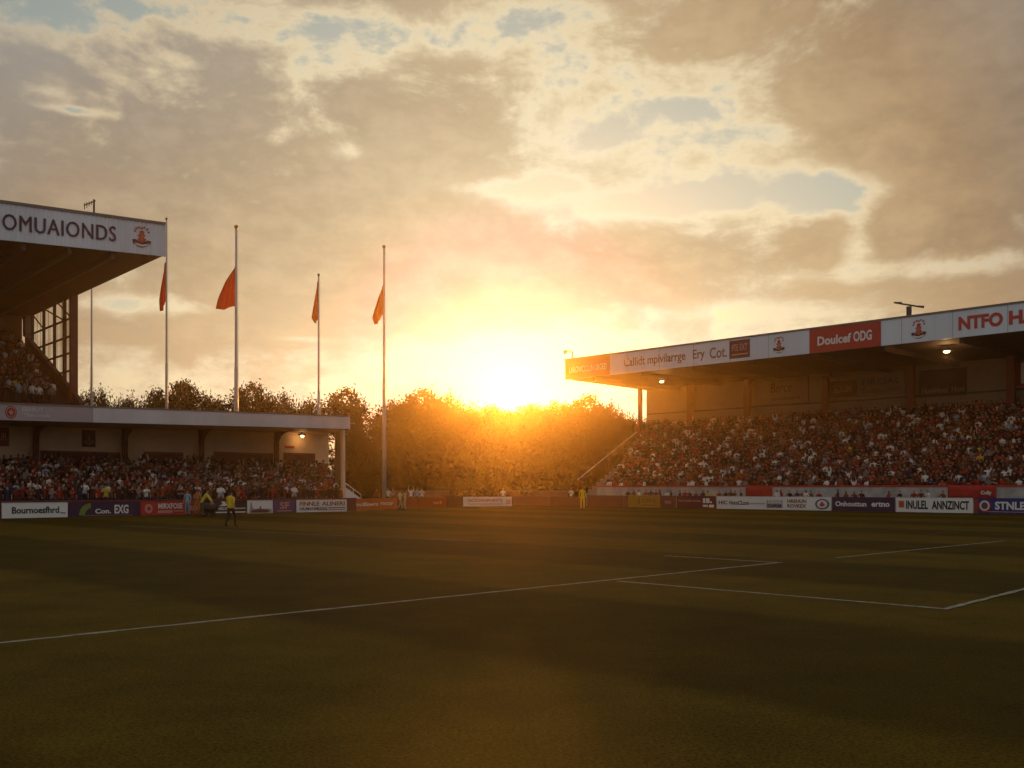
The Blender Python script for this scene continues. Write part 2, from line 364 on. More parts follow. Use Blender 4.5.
# ------------------------------------------------------------------ ground, pitch, lines
g = MB(); g.add([(-420, -420, 0), (420, -420, 0), (420, 420, 0), (-420, 420, 0)], [(0, 1, 2, 3)], mat('worn_ground', (.09, .08, .055), .95, .35, .3))
struct(g.build('ground'))
def grass_mat():
    m = bpy.data.materials.new('mown_grass'); t = nt_new(m); N, L = t.nodes, t.links
    o = N.new('ShaderNodeOutputMaterial'); b = N.new('ShaderNodeBsdfPrincipled'); b.inputs['Roughness'].default_value = .8; b.inputs['Specular Tint'].default_value = (1, .72, .32, 1)
    b.inputs['Specular IOR Level'].default_value = .024
    ge = N.new('ShaderNodeNewGeometry')
    dt = N.new('ShaderNodeVectorMath'); dt.operation = 'DOT_PRODUCT'; L.new(ge.outputs['Position'], dt.inputs[0]); dt.inputs[1].default_value = (FR.n[0], FR.n[1], 0)
    n1 = N.new('ShaderNodeTexNoise'); n1.inputs['Scale'].default_value = 1.3; n1.inputs['Detail'].default_value = 4; L.new(ge.outputs['Position'], n1.inputs[0])
    a = N.new('ShaderNodeMath'); a.operation = 'MULTIPLY_ADD'; a.inputs[1].default_value = .35; L.new(n1.outputs[0], a.inputs[0]); L.new(dt.outputs['Value'], a.inputs[2])
    s1 = N.new('ShaderNodeMath'); s1.operation = 'MULTIPLY_ADD'; s1.inputs[1].default_value = PI / 5.2; s1.inputs[2].default_value = -7.5 * PI / 5.2 + PI - .1; L.new(a.outputs[0], s1.inputs[0])
    sn = N.new('ShaderNodeMath'); sn.operation = 'SINE'; L.new(s1.outputs[0], sn.inputs[0])
    mr = N.new('ShaderNodeMapRange'); mr.interpolation_type = 'SMOOTHSTEP'; mr.inputs[1].default_value = -.22; mr.inputs[2].default_value = .22
    mr.inputs[3].default_value = .70; mr.inputs[4].default_value = 1.15; L.new(sn.outputs[0], mr.inputs[0])
    n2 = N.new('ShaderNodeTexNoise'); n2.inputs['Scale'].default_value = .5; n2.inputs['Detail'].default_value = 8; n2.inputs['Roughness'].default_value = .7; L.new(ge.outputs['Position'], n2.inputs[0])
    n3 = N.new('ShaderNodeTexNoise'); n3.inputs['Scale'].default_value = 34; n3.inputs['Detail'].default_value = 4; n3.inputs['Roughness'].default_value = .75; L.new(ge.outputs['Position'], n3.inputs[0])
    m2 = N.new('ShaderNodeMapRange'); m2.inputs[1].default_value = .3; m2.inputs[2].default_value = .7; m2.inputs[3].default_value = .75; m2.inputs[4].default_value = 1.2; L.new(n2.outputs[0], m2.inputs[0])
    m3 = N.new('ShaderNodeMapRange'); m3.inputs[1].default_value = .3; m3.inputs[2].default_value = .7; m3.inputs[3].default_value = .3; m3.inputs[4].default_value = 1.75; L.new(n3.outputs[0], m3.inputs[0])
    p1 = N.new('ShaderNodeMath'); p1.operation = 'MULTIPLY'; L.new(mr.outputs[0], p1.inputs[0]); L.new(m2.outputs[0], p1.inputs[1])
    p2 = N.new('ShaderNodeMath'); p2.operation = 'MULTIPLY'; L.new(p1.outputs[0], p2.inputs[0]); L.new(m3.outputs[0], p2.inputs[1])
    cm = N.new('ShaderNodeMix'); cm.data_type = 'RGBA'; cm.inputs[6].default_value = (.052, .038, .004, 1); cm.inputs[7].default_value = (.076, .048, .005, 1); L.new(n2.outputs[0], cm.inputs[0])
    vm = N.new('ShaderNodeVectorMath'); vm.operation = 'SCALE'; L.new(cm.outputs[2], vm.inputs[0]); L.new(p2.outputs[0], vm.inputs['Scale'])
    L.new(vm.outputs[0], b.inputs['Base Color'])
    bp = N.new('ShaderNodeBump'); bp.inputs['Strength'].default_value = .35; bp.inputs['Distance'].default_value = .015; L.new(n3.outputs[0], bp.inputs['Height']); L.new(bp.outputs[0], b.inputs['Normal'])
    L.new(b.outputs[0], o.inputs[0]); return m
M['grass'] = grass_mat()
pl = MB()
outline = [FL.P(-70, .5, .004), FL.P(27, .5, .004), (-7.5, 97.5, .004), (-5, 103, .004), (3, 104, .004), FR.P(42, .6, .004), FR.P(-60, .6, .004), (30, -25, .004), (-62, -12, .004)]
pl.add(outline, [tuple(range(len(outline)))], 'grass'); struct(pl.build('pitch'))
def line_mat():
    m = mat('pitch_line_paint', (.25, .235, .18), .9, .55, 9.0); return m
M['line'] = line_mat()
ln = MB()
def line(p, q, w=.12, z=.008):
    a, b = Vector((*G(*p), z)), Vector((*G(*q), z)); d = (b - a).normalized(); s_ = Vector((-d.y, d.x, 0)) * w / 2
    n = max(2, int((b - a).length / .22))
    vs = []
    for i in range(n + 1):
        c = a + (b - a) * i / n; j, j2 = 1 + random.uniform(-.38, .25), 1 + random.uniform(-.38, .25); vs += [c + s_ * j, c - s_ * j2]
    ln.add(vs, [(2 * i, 2 * i + 1, 2 * i + 3, 2 * i + 2) for i in range(n)], 'line')
line((-60, 649.5), (780, 562.6)); line((617, 581.5), (946, 609.6), z=.012); line((944, 610.2), (1100, 570.5), z=.016); line((664, 556), (782, 563.2), z=.012)
line((836, 558), (1004, 541.0), .10); line((120, 526), (470, 541.5), .08); line((330, 534), (475, 541), .06, .012)
struct(ln.build('pitch_markings'))

# ------------------------------------------------------------------ people
def skin_template(J, E, root, sub_lv):
    """one continuous body grown on a skeleton; returns vertices, faces and the limb each vertex belongs to"""
    names = list(J); idx = {k: i for i, k in enumerate(names)}
    me = bpy.data.meshes.new('body_skeleton'); me.from_pydata([J[k][0] for k in names], [(idx[a], idx[b]) for a, b in E], [])
    ob = bpy.data.objects.new('body_skeleton', me); COL.objects.link(ob)
    ob.modifiers.new('Skin', 'SKIN').use_smooth_shade = True
    bpy.context.view_layer.update()
    if not me.skin_vertices:
        bm = bmesh.new(); bm.from_mesh(me); bm.verts.layers.skin.verify(); bm.to_mesh(me); bm.free()
    for k in names:
        sv = me.skin_vertices[0].data[idx[k]]; r = J[k][1]; sv.radius = r if isinstance(r, tuple) else (r, r); sv.use_root = (k == root)
    if sub_lv:
        sd = ob.modifiers.new('Sub', 'SUBSURF'); sd.levels = sd.render_levels = sub_lv
    dg = bpy.context.evaluated_depsgraph_get(); dg.update()
    ev = bpy.data.meshes.new_from_object(ob.evaluated_get(dg))
    V = np.array([v.co[:] for v in ev.vertices]); Fs = [tuple(p.vertices) for p in ev.polygons]
    best = np.full(len(V), 1e9); who = np.zeros(len(V), int); lab = []
    for a, b in E:
        A, B = np.array(J[a][0]), np.array(J[b][0]); d = B - A
        tt = np.clip(((V - A) @ d) / max(d @ d, 1e-9), 0, 1); dist = np.linalg.norm(V - (A + tt[:, None] * d), axis=1)
        ra = np.mean(J[a][1]); rb = np.mean(J[b][1]); dist = dist - (ra + (rb - ra) * tt) * .7
        k = len(lab); lab.append((a, b)); mk = dist < best; best[mk] = dist[mk]; who[mk] = k
    bpy.data.objects.remove(ob); bpy.data.meshes.remove(me); bpy.data.meshes.remove(ev)
    head = np.array([('head' in lab[k][0] or 'head' in lab[k][1]) for k in who])
    part = []
    for k in who:
        a, b = lab[k]; s = a + ' ' + b
        part.append('head' if 'head' in s else 'hand' if 'hand' in s else 'forearm' if 'wrist' in s else 'arm' if 'elbow' in s else 'foot' if 'toe' in s else 'shin' if 'ankle' in s else 'thigh' if 'knee' in s else 'torso')
    return V, Fs, np.array(part)
def skeleton(armL=None, armR=None, legL=None, legR=None, lean=0., turn=0.):
    J = dict(pelvis=((0, 0, .96), (.125, .10)), spine=((0, -lean * .35, 1.13), (.125, .10)), chest=((0, -lean * .75, 1.31), (.155, .115)),
             neck=((0, -lean, 1.465), (.062, .062)), headlow=((turn * .01, -lean - .02, 1.555), (.066, .075)), headmid=((turn * .02, -lean - .02, 1.64), (.077, .095)), headtop=((turn * .02, -lean - .005, 1.715), (.058, .072)))
    E = [('pelvis', 'spine'), ('spine', 'chest'), ('chest', 'neck'), ('neck', 'headlow'), ('headlow', 'headmid'), ('headmid', 'headtop')]
    for s, sg, arm, leg in (('L', -1, armL, legL), ('R', 1, armR, legR)):
        arm = arm or ((.245, .02, 1.15), (.255, -.06, .93), (.25, -.09, .83))
        leg = leg or ((.105, -.03, .51), (.115, .02, .09), (.13, -.14, .04))
        J['shoulder' + s] = ((sg * .185, -lean, 1.405), .062)
        for nm, p, r in zip(('elbow', 'wrist', 'hand'), arm, (.046, .034, .036)): J[nm + s] = ((sg * p[0], p[1] - (lean if p[2] > 1 else lean * .6), p[2]), r)
        J['hip' + s] = ((sg * .095, 0, .90), .088)
        for nm, p, r in zip(('knee', 'ankle', 'toe'), leg, (.062, .042, .038)): J[nm + s] = ((sg * p[0], p[1], p[2]), r)
        E += [('chest', 'shoulder' + s), ('shoulder' + s, 'elbow' + s), ('elbow' + s, 'wrist' + s), ('wrist' + s, 'hand' + s),
              ('pelvis', 'hip' + s), ('hip' + s, 'knee' + s), ('knee' + s, 'ankle' + s), ('ankle' + s, 'toe' + s)]
    return J, E
UP = ((.26, -.06, 1.62), (.20, -.10, 1.86), (.19, -.11, 1.95)); CLAP = ((.25, -.14, 1.20), (.07, -.32, 1.28), (.03, -.36, 1.34)); FOLD = ((.25, -.10, 1.17), (.06, -.22, 1.18), (-.03, -.22, 1.2))
POSES = {'arms down': {}, 'clapping': dict(armL=CLAP, armR=CLAP), 'arms folded': dict(armL=FOLD, armR=FOLD), 'both arms raised': dict(armL=UP, armR=UP), 'one arm raised': dict(armR=UP), 'leaning forward': dict(lean=.10, armL=CLAP)}
TPL = {k: skin_template(*skeleton(**v), 'pelvis', 1) for k, v in POSES.items()}
TPL_LO = {k: skin_template(*skeleton(**v), 'pelvis', 0) for k, v in POSES.items()}
SKINS = [(.42, .25, .17), (.36, .20, .13), (.48, .30, .21), (.22, .11, .065), (.10, .055, .035)]
HAIRS = [(.02, .010, .006), (.03, .014, .008), (.06, .025, .012), (.14, .07, .03), (.15, .13, .12)]
TOPS = {'white': (.70, .66, .62), 'red': (.30, .026, .016), 'dark': (.040, .014, .010), 'maroon': (.16, .022, .014), 'brown': (.18, .065, .03), 'navy': (.02, .026, .065), 'grey': (.20, .16, .15), 'orange': (.30, .07, .02), 'pale blue': (.30, .40, .52), 'yellow': (.52, .38, .05)}
TOPW = [('white', 13), ('red', 11), ('dark', 42), ('maroon', 20), ('brown', 11), ('navy', 3), ('grey', 9), ('orange', 3), ('pale blue', 1.5), ('yellow', .6)]
def pick_top(): return random.choices([t for t, w in TOPW], [w for t, w in TOPW])[0]
def body(tpl, top, legs=(.03, .03, .04), skin=None, hair=None, sleeves=False, shoes=(.02, .02, .02), socks=None, hat=None, shorts=False):
    V, Fs, part = tpl; skin = skin or random.choice(SKINS); hair = hair or random.choice(HAIRS)
    C = np.ones((len(V), 4)); C[:, :3] = top
    hd = part == 'head'; C[hd, :3] = skin
    zt = V[hd][:, 2].max(); ym = V[hd][:, 1].mean()
    hr = hd & ((V[:, 2] > zt - .085) | ((V[:, 1] > ym + .03) & (V[:, 2] > zt - .20))); C[hr, :3] = hair
    C[part == 'hand', :3] = skin
    if not sleeves: C[part == 'forearm', :3] = skin
    C[(part == 'thigh') | (part == 'shin') | ((part == 'torso') & (V[:, 2] < .93)), :3] = legs
    if shorts: C[part == 'shin', :3] = socks or skin
    C[part == 'foot', :3] = shoes
    return V, Fs, C
def place(V, loc, rz, sc=1.0, wid=1.0):
    c, s = math.cos(rz), math.sin(rz); X = V * np.array([sc * wid, sc * wid, sc])
    return np.stack([X[:, 0] * c - X[:, 1] * s + loc[0], X[:, 0] * s + X[:, 1] * c + loc[1], X[:, 2] + loc[2]], 1)
def mesh_obj(name, V, Fs, C, base, mats=('cloth',)):
    me = bpy.data.meshes.new(name); me.from_pydata((V - np.array(base)).tolist(), [], Fs)
    a = me.color_attributes.new('Col', 'FLOAT_COLOR', 'POINT'); a.data.foreach_set('color', C.astype(np.float32).ravel())
    for m in mats: me.materials.append(M[m])
    me.polygons.foreach_set('use_smooth', [True] * len(me.polygons))
    o = bpy.data.objects.new(name, me); COL.objects.link(o); o.location = base; BASE[o.name] = tuple(base); return o
def add_person(loc, face, label, group=None, tpl=None, sc=1.0, **kw):
    V, Fs, C = body(tpl or TPL['arms down'], **kw); V = place(V, loc, face, sc)
    return tag(mesh_obj('person', V, Fs, C, tuple(loc)), label, 'person', group)
def heading(dx, dy): return math.atan2(dx, -dy)      # local front is -Y
CROWD = []                                             # the uncounted rest
def crowd_add(loc, face, top, pose):
    V, Fs, C = body(TPL_LO[pose], TOPS[top], legs=random.choice([(.02, .014, .012), (.03, .02, .03), (.06, .04, .03)]), sleeves=random.random() < .5)
    CROWD.append((place(V, loc, face, random.uniform(.93, 1.06), random.uniform(.95, 1.2)), Fs, C))
def rnd_pose(): return random.choices(list(POSES), [46, 12, 12, 4, 6, 20])[0]

# ------------------------------------------------------------------ low stand on the left
LE0, LE1 = 27.6, 31.0
lend = lambda d: LE0 + (LE1 - LE0) * (d - 2.6) / 8.0
LST = -14.0
zb = lambda t: 6.06 + .0212 * t
zt_ = lambda t: 7.05 + .0207 * t
def steps(d0, z0, n, tread, rise, base=0.0):
    prof = [(d0, base)]; d, z = d0, z0
    for i in range(n): prof += [(d, z), (d + tread, z)]; d += tread; z += rise
    return prof + [(d, base)]
low = thing('grandstand', FL.P(6, 3, 0), 'low covered terrace under a long grey fascia, packed with spectators on the left', 'grandstand')
LROWS, LT, LR, LD0, LZ0 = 12, .66, .215, 2.3, .30
m = MB(); m.prism(FL, steps(LD0, LZ0, LROWS, LT, LR), LST, lend, 'concrete'); m.build('terrace', parent=low)
m = MB(); m.box(FL, LST, LE0, 1.75, 1.95, 0, .98, 'brownred'); m.box(FL, LST, LE0, 1.70, 2.0, .98, 1.06, 'redsteel'); m.build('front_wall', parent=low)
m = MB()
m.hexa([FL.P(LST, 10.35, 0), FL.P(LE1, 10.35, 0), FL.P(LE1, 10.6, 0), FL.P(LST, 10.6, 0), FL.P(LST, 10.35, zb(LST) + .3), FL.P(LE1, 10.35, zb(LE1) + .3), FL.P(LE1, 10.6, zb(LE1) + .3), FL.P(LST, 10.6, zb(LST) + .3)], 'cream')
bw = m.build('back_wall', parent=low)
m = MB(); rt = []
for zf, dz in ((zb, .02), (zt_, -.12)):
    rt += [FL.P(LST, 2.72, zf(LST) + dz), FL.P(LE0 - .04, 2.72, zf(LE0) + dz), FL.P(LE1 + .5, 11.0, zf(LE1) + dz), FL.P(LST, 11.0, zf(LST) + dz)]
m.hexa(rt, 'roofing'); roof = m.build('roof', parent=low)
m = MB(); TJ = FL.T(92.5, 2.6); m.box(FL, LST, TJ, 2.58, 2.70, zb, zt_, mat('mauve_fascia_paint', (.36, .30, .33), .55, .16, .3)); 
m.box(FL, TJ + .02, LE0, 2.58, 2.70, zb, zt_, 'lowfascia')
m.box(FL, LST, LE0, 2.54, 2.66, lambda t: zt_(t) + .004, lambda t: zt_(t) + .10, 'roofing'); fl = m.build('fascia', parent=low)
m = MB(); S = surf(FL, FL.T(5, 2.6), FL.T(16.5, 2.6), 2.58, lambda t: zb(t) + .1, lambda t: zt_(t) - .08)
m.poly(S, disc(.5, .5, .5, .5, 22), .01, 'deepred'); m.poly(S, disc(.5, .5, .42, .42, 22), .024, 'pinkprint'); m.poly(S, disc(.5, .5, .36, .36, 22), .038, 'deepred')
m.poly(S, [(.5, .76), (.58, .56), (.76, .5), (.58, .42), (.62, .22), (.5, .36), (.38, .22), (.42, .42), (.24, .5), (.42, .56)], .052, 'pinkprint'); m.build('badge', parent=fl)
m = MB(); S = surf(FL, FL.T(22, 2.6), FL.T(50, 2.6), 2.58, lambda t: zb(t) + .15, lambda t: zt_(t) - .15)
text(m, sub(S, 0, .75, .62, 1), 'EEHIUT', 'lowfascia'); m.build('lettering', parent=fl); m = MB(); text(m, sub(S, .05, 1, .1, .45), 'Tifhemonneadle', 'lowfascia'); m.build('lettering', parent=fl)
for px0, px1, py in ((42, 119, 453), (145, 182, 453.5), (215, 272, 454), (285, 314, 454.5)):
    t0, t1 = FL.T(px0, 10.3), FL.T(px1, 10.3); z1 = FL.Z((px0 + px1) / 2, py, 10.3)
    m = MB(); m.box(FL, t0 - .1, t1 + .1, 10.27, 10.347, z1, z1 + .12, 'redsteel'); m.box(FL, t0 - .1, t0, 10.27, 10.347, 2.4, z1 - .004, 'redsteel'); m.box(FL, t1, t1 + .1, 10.27, 10.347, 2.4, z1 - .004, 'redsteel')
    w = m.build('shutter_frame', parent=low)
    m = MB(); n = 12; m.box(FL, t0 + .002, t1 - .002, 10.325, 10.346, 2.4, z1 - .006, 'shutter')
    for i in range(n):
        a = 2.4 + (z1 - 2.41) * i / n; b = 2.4 + (z1 - 2.41) * (i + .86) / n; m.box(FL, t0 + .004, t1 - .004, 10.295 + .008 * (i % 2), 10.322, a, b, 'shutter')
    m.build('shutter', parent=w)
for px in (-48, 36, 125, 201.5, 276.5):
    t0 = FL.T(px, 9.9); m = MB(); zz = zb(t0)
    m.box(FL, t0 - .17, t0 + .17, 9.75, 10.05, 1.6, zz + .015, 'redsteel')
    prof = [(9.746, zz - 1.1), (9.6, zz - .75), (9.3, zz - .38), (8.8, zz - .14), (8.0, zz + .012), (9.746, zz + .012)]
    m.prism(FL, prof, t0 - .10, t0 + .10, 'redsteel'); m.build('roof_post', parent=low)
m = MB(); t0 = FL.T(341, 3.2); 
m.prism(FL, [(3.0, .2), (3.25, .2), (3.25, 6.6), (3.0, 6.6)], LE0 - .45, LE0 - .2, 'cream'); m.build('end_post', parent=low)
m = MB(); q0, q1 = (LE0 - .1, 4.0), (LE1 - .05, 9.9)
def fr(pt, z): return FL.P(pt[0], pt[1], z)
def quad_wall(m_, a, b, z0a, z1a, z0b, z1b, th, mt):
    A, B = Vector(fr(a, 0)), Vector(fr(b, 0)); d = (B - A).normalized(); nrm = Vector((-d.y, d.x, 0)) * th
    p = [A, B, B + nrm, A + nrm]; zs0 = [z0a, z0b, z0b, z0a]; zs1 = [z1a, z1b, z1b, z1a]
    m_.hexa([(p[i].x, p[i].y, zs0[i]) for i in range(4)] + [(p[i].x, p[i].y, zs1[i]) for i in range(4)], mt)
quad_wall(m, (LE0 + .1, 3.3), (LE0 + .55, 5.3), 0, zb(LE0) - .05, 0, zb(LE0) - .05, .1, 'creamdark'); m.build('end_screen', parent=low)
m = MB(); qa, qb = (FL.T(345.5, 3.0), 3.0), (FL.T(361, 3.4), 3.4); quad_wall(m, qa, qb, 0, 1.9, 0, .98, .14, 'white'); m.build('stair_wall', parent=low)
m = MB()
A = Vector(fr(qa, 2.25)); B = Vector(fr(qb, 1.3)); m.tube([A, B], .035, 'white', 6)
for k in (0, .5, 1): c = A.lerp(B, k); m.tube([c, c - Vector((0, 0, .45))], .028, 'white', 6)
m.build('handrail', parent=low)
# wall signs and lamp of the low stand
def sign(F, px0, px1, py0, py1, d, mt, parent, name='wall_sign', frame=None):
    t0, t1 = F.T(px0, d), F.T(px1, d); pm = (px0 + px1) / 2
    z1, z0 = F.Z(pm, py0, d), F.Z(pm, py1, d); m_ = MB(); a, b = min(t0, t1), max(t0, t1)
    m_.box(F, a, b, d, d + .05, z0, z1, mt)
    if frame:
        for bx in ((a - .06, b + .06, z1, z1 + .06), (a - .06, b + .06, z0 - .06, z0)): m_.box(F, bx[0], bx[1], d - .02, d + .05, bx[2], bx[3], frame)
        for bx in ((a - .06, a), (b, b + .06)): m_.box(F, bx[0], bx[1], d - .02, d + .05, z0 + .002, z1 - .002, frame)
    o = m_.build(name, parent=parent); return o, surf(F, t0, t1, d, z0, z1)
o, S = sign(FL, -12, 9, 427, 446, 10.29, 'deepred', low); m = MB(); text(m, sub(S, .1, .9, .3, .7), 'MAIR', 'pinkprint'); m.build('lettering', parent=o)
o, S = sign(FL, 82, 95.5, 430, 447, 10.29, 'maroon', low); m = MB(); crest(m, sub(S, .1, .9, .08, .95), 'deepred', 'brown', 'brown'); m.build('emblem', parent=o)
o, S = sign(FL, 285.5, 294.5, 445.8, 448.2, 10.29, 'red', low)
def lamp(F, px, py, d, parent, w=.55):
    t0 = F.T(px, d); z = F.Z(px, py, d); m_ = MB(); m_.box(F, t0 - w * .7, t0 + w * .7, d - .2, d + .3, z + .07, z + .22, 'darksteel'); m_.box(F, t0 - .03, t0 + .03, d, d + .06, z + .22, z + .9, 'darksteel'); o_ = m_.build('lamp', parent=parent)
    m_ = MB(); m_.tube([F.P(t0 - w * .5, d - .06, z), F.P(t0 - w * .2, d - .06, z - .03), F.P(t0 + w * .2, d - .06, z - .03), F.P(t0 + w * .5, d - .06, z)], [.05, .11, .11, .05], 'lampglass', 8); m_.build('lit_bulb', parent=o_)
    li = bpy.data.lights.new('lamp_light', 'POINT'); li.energy = 22 if F is FL else 170; li.color = (1, .55, .22); li.shadow_soft_size = .12
    lo = bpy.data.objects.new('lamp_light', li); COL.objects.link(lo); lo.location = F.P(t0, d - .06, z - .35)
lamp(FL, 302, 436, 9.6, low, .3)

# ------------------------------------------------------------------ tall stand behind it
upz = lambda s: 19.1 + .050 * s
upt = lambda s: 21.43 + .038 * s
US = -28.0
upper = thing('grandstand', FU.P(-8, 18, 0), 'tall two-tier stand with a white corrugated fascia above the low left terrace', 'grandstand')
m = MB(); pts = []
for zf, dz in ((upz, .03), (upt, -.25)): pts += [FU.P(US, .15, zf(US) + dz), FU.P(-.06, .15, zf(0) + dz), FU.P(-.06, 37, zf(0) + dz), FU.P(US, 37, zf(US) + dz)]
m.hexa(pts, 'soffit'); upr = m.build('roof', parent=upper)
m = MB(); n = 190; vs, fs = [], []
for i in range(n + 1):
    s = US + (0 - US) * i / n; d = -.02 + (.05 if i % 2 else 0)
    vs += [FU.P(s, d, upz(s)), FU.P(s, d, upt(s)), FU.P(s, .13, upz(s)), FU.P(s, .13, upt(s))]
for i in range(n):
    a, b = 4 * i, 4 * i + 4; fs += [(a, b, b + 1, a + 1), (a + 2, a + 3, b + 3, b + 2), (a + 1, b + 1, b + 3, a + 3), (a, a + 2, b + 2, b)]
fs += [(0, 1, 3, 2), (4 * n, 4 * n + 2, 4 * n + 3, 4 * n + 1)]
m.add(vs, fs, 'fascia'); uf = m.build('fascia', parent=upper)
m = MB(); m.box(FU, US, .1, -.08, .14, lambda s: upt(s) + .003, lambda s: upt(s) + .2, 'roofing'); m.box(FU, .004, .1, -.08, .14, lambda s: upz(s), lambda s: upt(s), 'fascia'); m.build('gutter', parent=upper)
tA, tB = FU.T(2, 0), FU.T(116, 0)
m = MB(); S = surf(FU, tA, tB, -.022, lambda s: upz(s) + .70, lambda s: upz(s) + .70 + 1.07)
text(m, sub(S, 0, .995, 0, 1), 'OMUAIONDS', 'purple', bold=0, space=1.08); text(m, sub(S, .005, 1, 0, 1), 'OMUAIONDS', 'purple', bold=0, space=1.08, off=.016); text(m, sub(S, .0025, .9975, -.015, 1.015), 'OMUAIONDS', 'purple', bold=0, space=1.08, off=.02)
S2 = surf(FU, FU.T(-46, 0), FU.T(-4, 0), -.022, lambda s: upz(s) + .70, lambda s: upz(s) + .70 + 1.07); m.build('lettering', parent=uf); m = MB(); text(m, S2, 'BRON', 'purple', bold=.01); m.build('lettering', parent=uf)
m = MB(); crest(m, surf(FU, FU.T(132, 0), FU.T(151, 0), -.022, lambda s: upz(s) + .45, lambda s: upt(s) - .3)); m.build('emblem', parent=uf)
for i in range(9):
    s = -3.6 - i * 3.0; m = MB(); m.box(FU, s - .15, s + .15, .4, 35, lambda q, s=s: upz(s) - .45, lambda q, s=s: upz(s) + .02, 'darksteel'); m.build('roof_beam', parent=upper)
UZ = lambda d: 9.0 + (d - 18.5) * .487
m = MB(); m.prism(FU, steps(18.0, 8.75, 19, .85, .414, 0), US, -.7, 'seat'); m.build('seating_tier', parent=upper)
m = MB(); m.prism(FU, [(17.4, 0), (17.4, 9.3), (18.6, 9.9), (34.6, 17.2), (34.6, 0)], -.68, -.25, 'seat'); m.build('end_wall', parent=upper)
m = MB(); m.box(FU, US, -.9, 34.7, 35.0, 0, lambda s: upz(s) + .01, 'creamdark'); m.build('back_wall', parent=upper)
m = MB(); m.box(FU, -.75, -.15, 19.6, 20.15, 9.6, 19.05, 'redsteel'); m.build('end_column', parent=upper)
m = MB(); m.prism(FU, [(33.6, 16.8), (34.5, 17.1), (34.5, 19.05), (33.6, 19.05)], -.9, -.3, 'creamdark'); m.build('corner_pier', parent=upper)
DS = (22.4, 25.4, 28.8, 32.6)
for i, d in enumerate(DS):
    w = .22 if i == 0 else .09
    m = MB(); m.prism(FU, [(d - w, UZ(d) + .6), (d + w, UZ(d) + .6), (d + w, 19.08), (d - w, 19.08)], -.6, -.35, 'redsteel' if i == 0 else 'darksteel'); m.build('mullion', parent=upper)
for z in (17.1, 15.5, 14.0, 12.4):
    d1 = min(33.4, (z - 9.6) / .487 + 18.5); m = MB(); m.prism(FU, [(20.1, z - .07), (d1, z - .07), (d1, z + .07), (20.1, z + .07)], -.56, -.40, 'darksteel'); m.build('screen_rail', parent=upper)
for (d0, z0, d1, z1) in ((20.2, 17.0, 24.4, 19.0), (22.4, 15.6 + 1.5, 28.6, 19.0), (28.8, 17.1, 32.4, 18.9)):
    m = MB(); m.tube([FU.P(-.48, d0, z0), FU.P(-.48, d1, z1)], .07, 'darksteel', 6); m.build('brace', parent=upper)
edges = [20.2, 22.2] + [22.6, 25.3] + [25.5, 28.7] + [28.9, 32.5]
for i in range(0, 8, 2):
    a, b = edges[i], edges[i + 1]; n = 6; vs, fs = [], []
    for k in range(n + 1):
        d = a + (b - a) * k / n; s = -.50 + (.05 if k % 2 else 0); vs += [FU.P(s, d, UZ(d) + .7), FU.P(s, d, 19.06)]
    m = MB(); m.add(vs, [(2 * k, 2 * k + 2, 2 * k + 3, 2 * k + 1) for k in range(n)], 'glass'); m.build('screen_pane', parent=upper)
    m = MB()
    for k in range(1, n):
        if (k + i) % 3: d = a + (b - a) * k / n; m.prism(FU, [(d - .025, UZ(d) + .7), (d + .025, UZ(d) + .7), (d + .025, 19.05 - (1.9 if k % 2 else 0)), (d - .025, 19.05 - (1.9 if k % 2 else 0))], -.42, -.39, 'boardgrey')
    if m.v: m.build('glazing_bar', parent=upper)

# ------------------------------------------------------------------ right stand
RE = 46.6; RS = -16.0
ZB, ZT = 13.28, 15.3
rbz = lambda s: ZB; 
right = thing('grandstand', FR.P(18, 10, 0), 'long covered stand on the right with a white sponsor fascia and packed crowd', 'grandstand')
m = MB(); rend = lambda d: 42.0 + .36 * (d - 4.5)
m.prism(FR, steps(4.1, .95, 19, .69, .382), RS, 45.6, 'concrete'); m.build('terrace', parent=right)
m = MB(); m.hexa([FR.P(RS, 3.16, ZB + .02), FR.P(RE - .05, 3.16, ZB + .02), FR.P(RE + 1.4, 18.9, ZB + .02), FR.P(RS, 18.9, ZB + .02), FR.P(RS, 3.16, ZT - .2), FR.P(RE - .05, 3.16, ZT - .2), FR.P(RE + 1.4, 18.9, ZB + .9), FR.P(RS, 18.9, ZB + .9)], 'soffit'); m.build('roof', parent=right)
m = MB(); m.box(FR, RS, RE, 3.0, 3.14, ZB, ZT, 'fascia'); m.box(FR, RS, RE + .05, 2.94, 3.2, ZT + .003, ZT + .15, 'roofing')
for i in range(15): m.box(FR, RS + 2.1 + i * 4.0, RS + 2.14 + i * 4.0, 2.996, 3.02, ZB + .01, ZT - .01, 'boardgrey')
rf = m.build('fascia', parent=right)
zfr = (ZB, ZT)
def fpanel(px0, px1, v0, v1, mt, name='sponsor_panel'):
    S_ = surf(FR, FR.T(px0, 3), FR.T(px1, 3), 3.0, ZB + v0 * (ZT - ZB), ZB + v1 * (ZT - ZB)); m_ = MB(); m_.poly(S_, [(0, 0), (1, 0), (1, 1), (0, 1)], .01, mt, .02)
    return m_.build(name, parent=rf), S_
def lett(S_, body_, mt, par, off=.032, **k):
    m_ = MB(); text(m_, S_, body_, mt, off=off, **k); return m_.build('lettering', parent=par)
o, S = fpanel(565.5, 610, .0, 1, 'orange'); lett(sub(S, .10, .93, .30, .62), 'LAROWCCLLIN URGED', 'boardwhite', o)
S = surf(FR, FR.T(624, 3), FR.T(727, 3), 3.0, ZB + .38, ZB + 1.5); lett(sub(S, 0, .62, 0, 1), 'Callidt mpivilarrge', 'brown', rf, off=.012); lett(sub(S, .69, .80, 0, 1), 'Ery', 'brown', rf, off=.012); lett(sub(S, .845, 1, .1, 1), 'Cot.', 'brown', rf, off=.012)
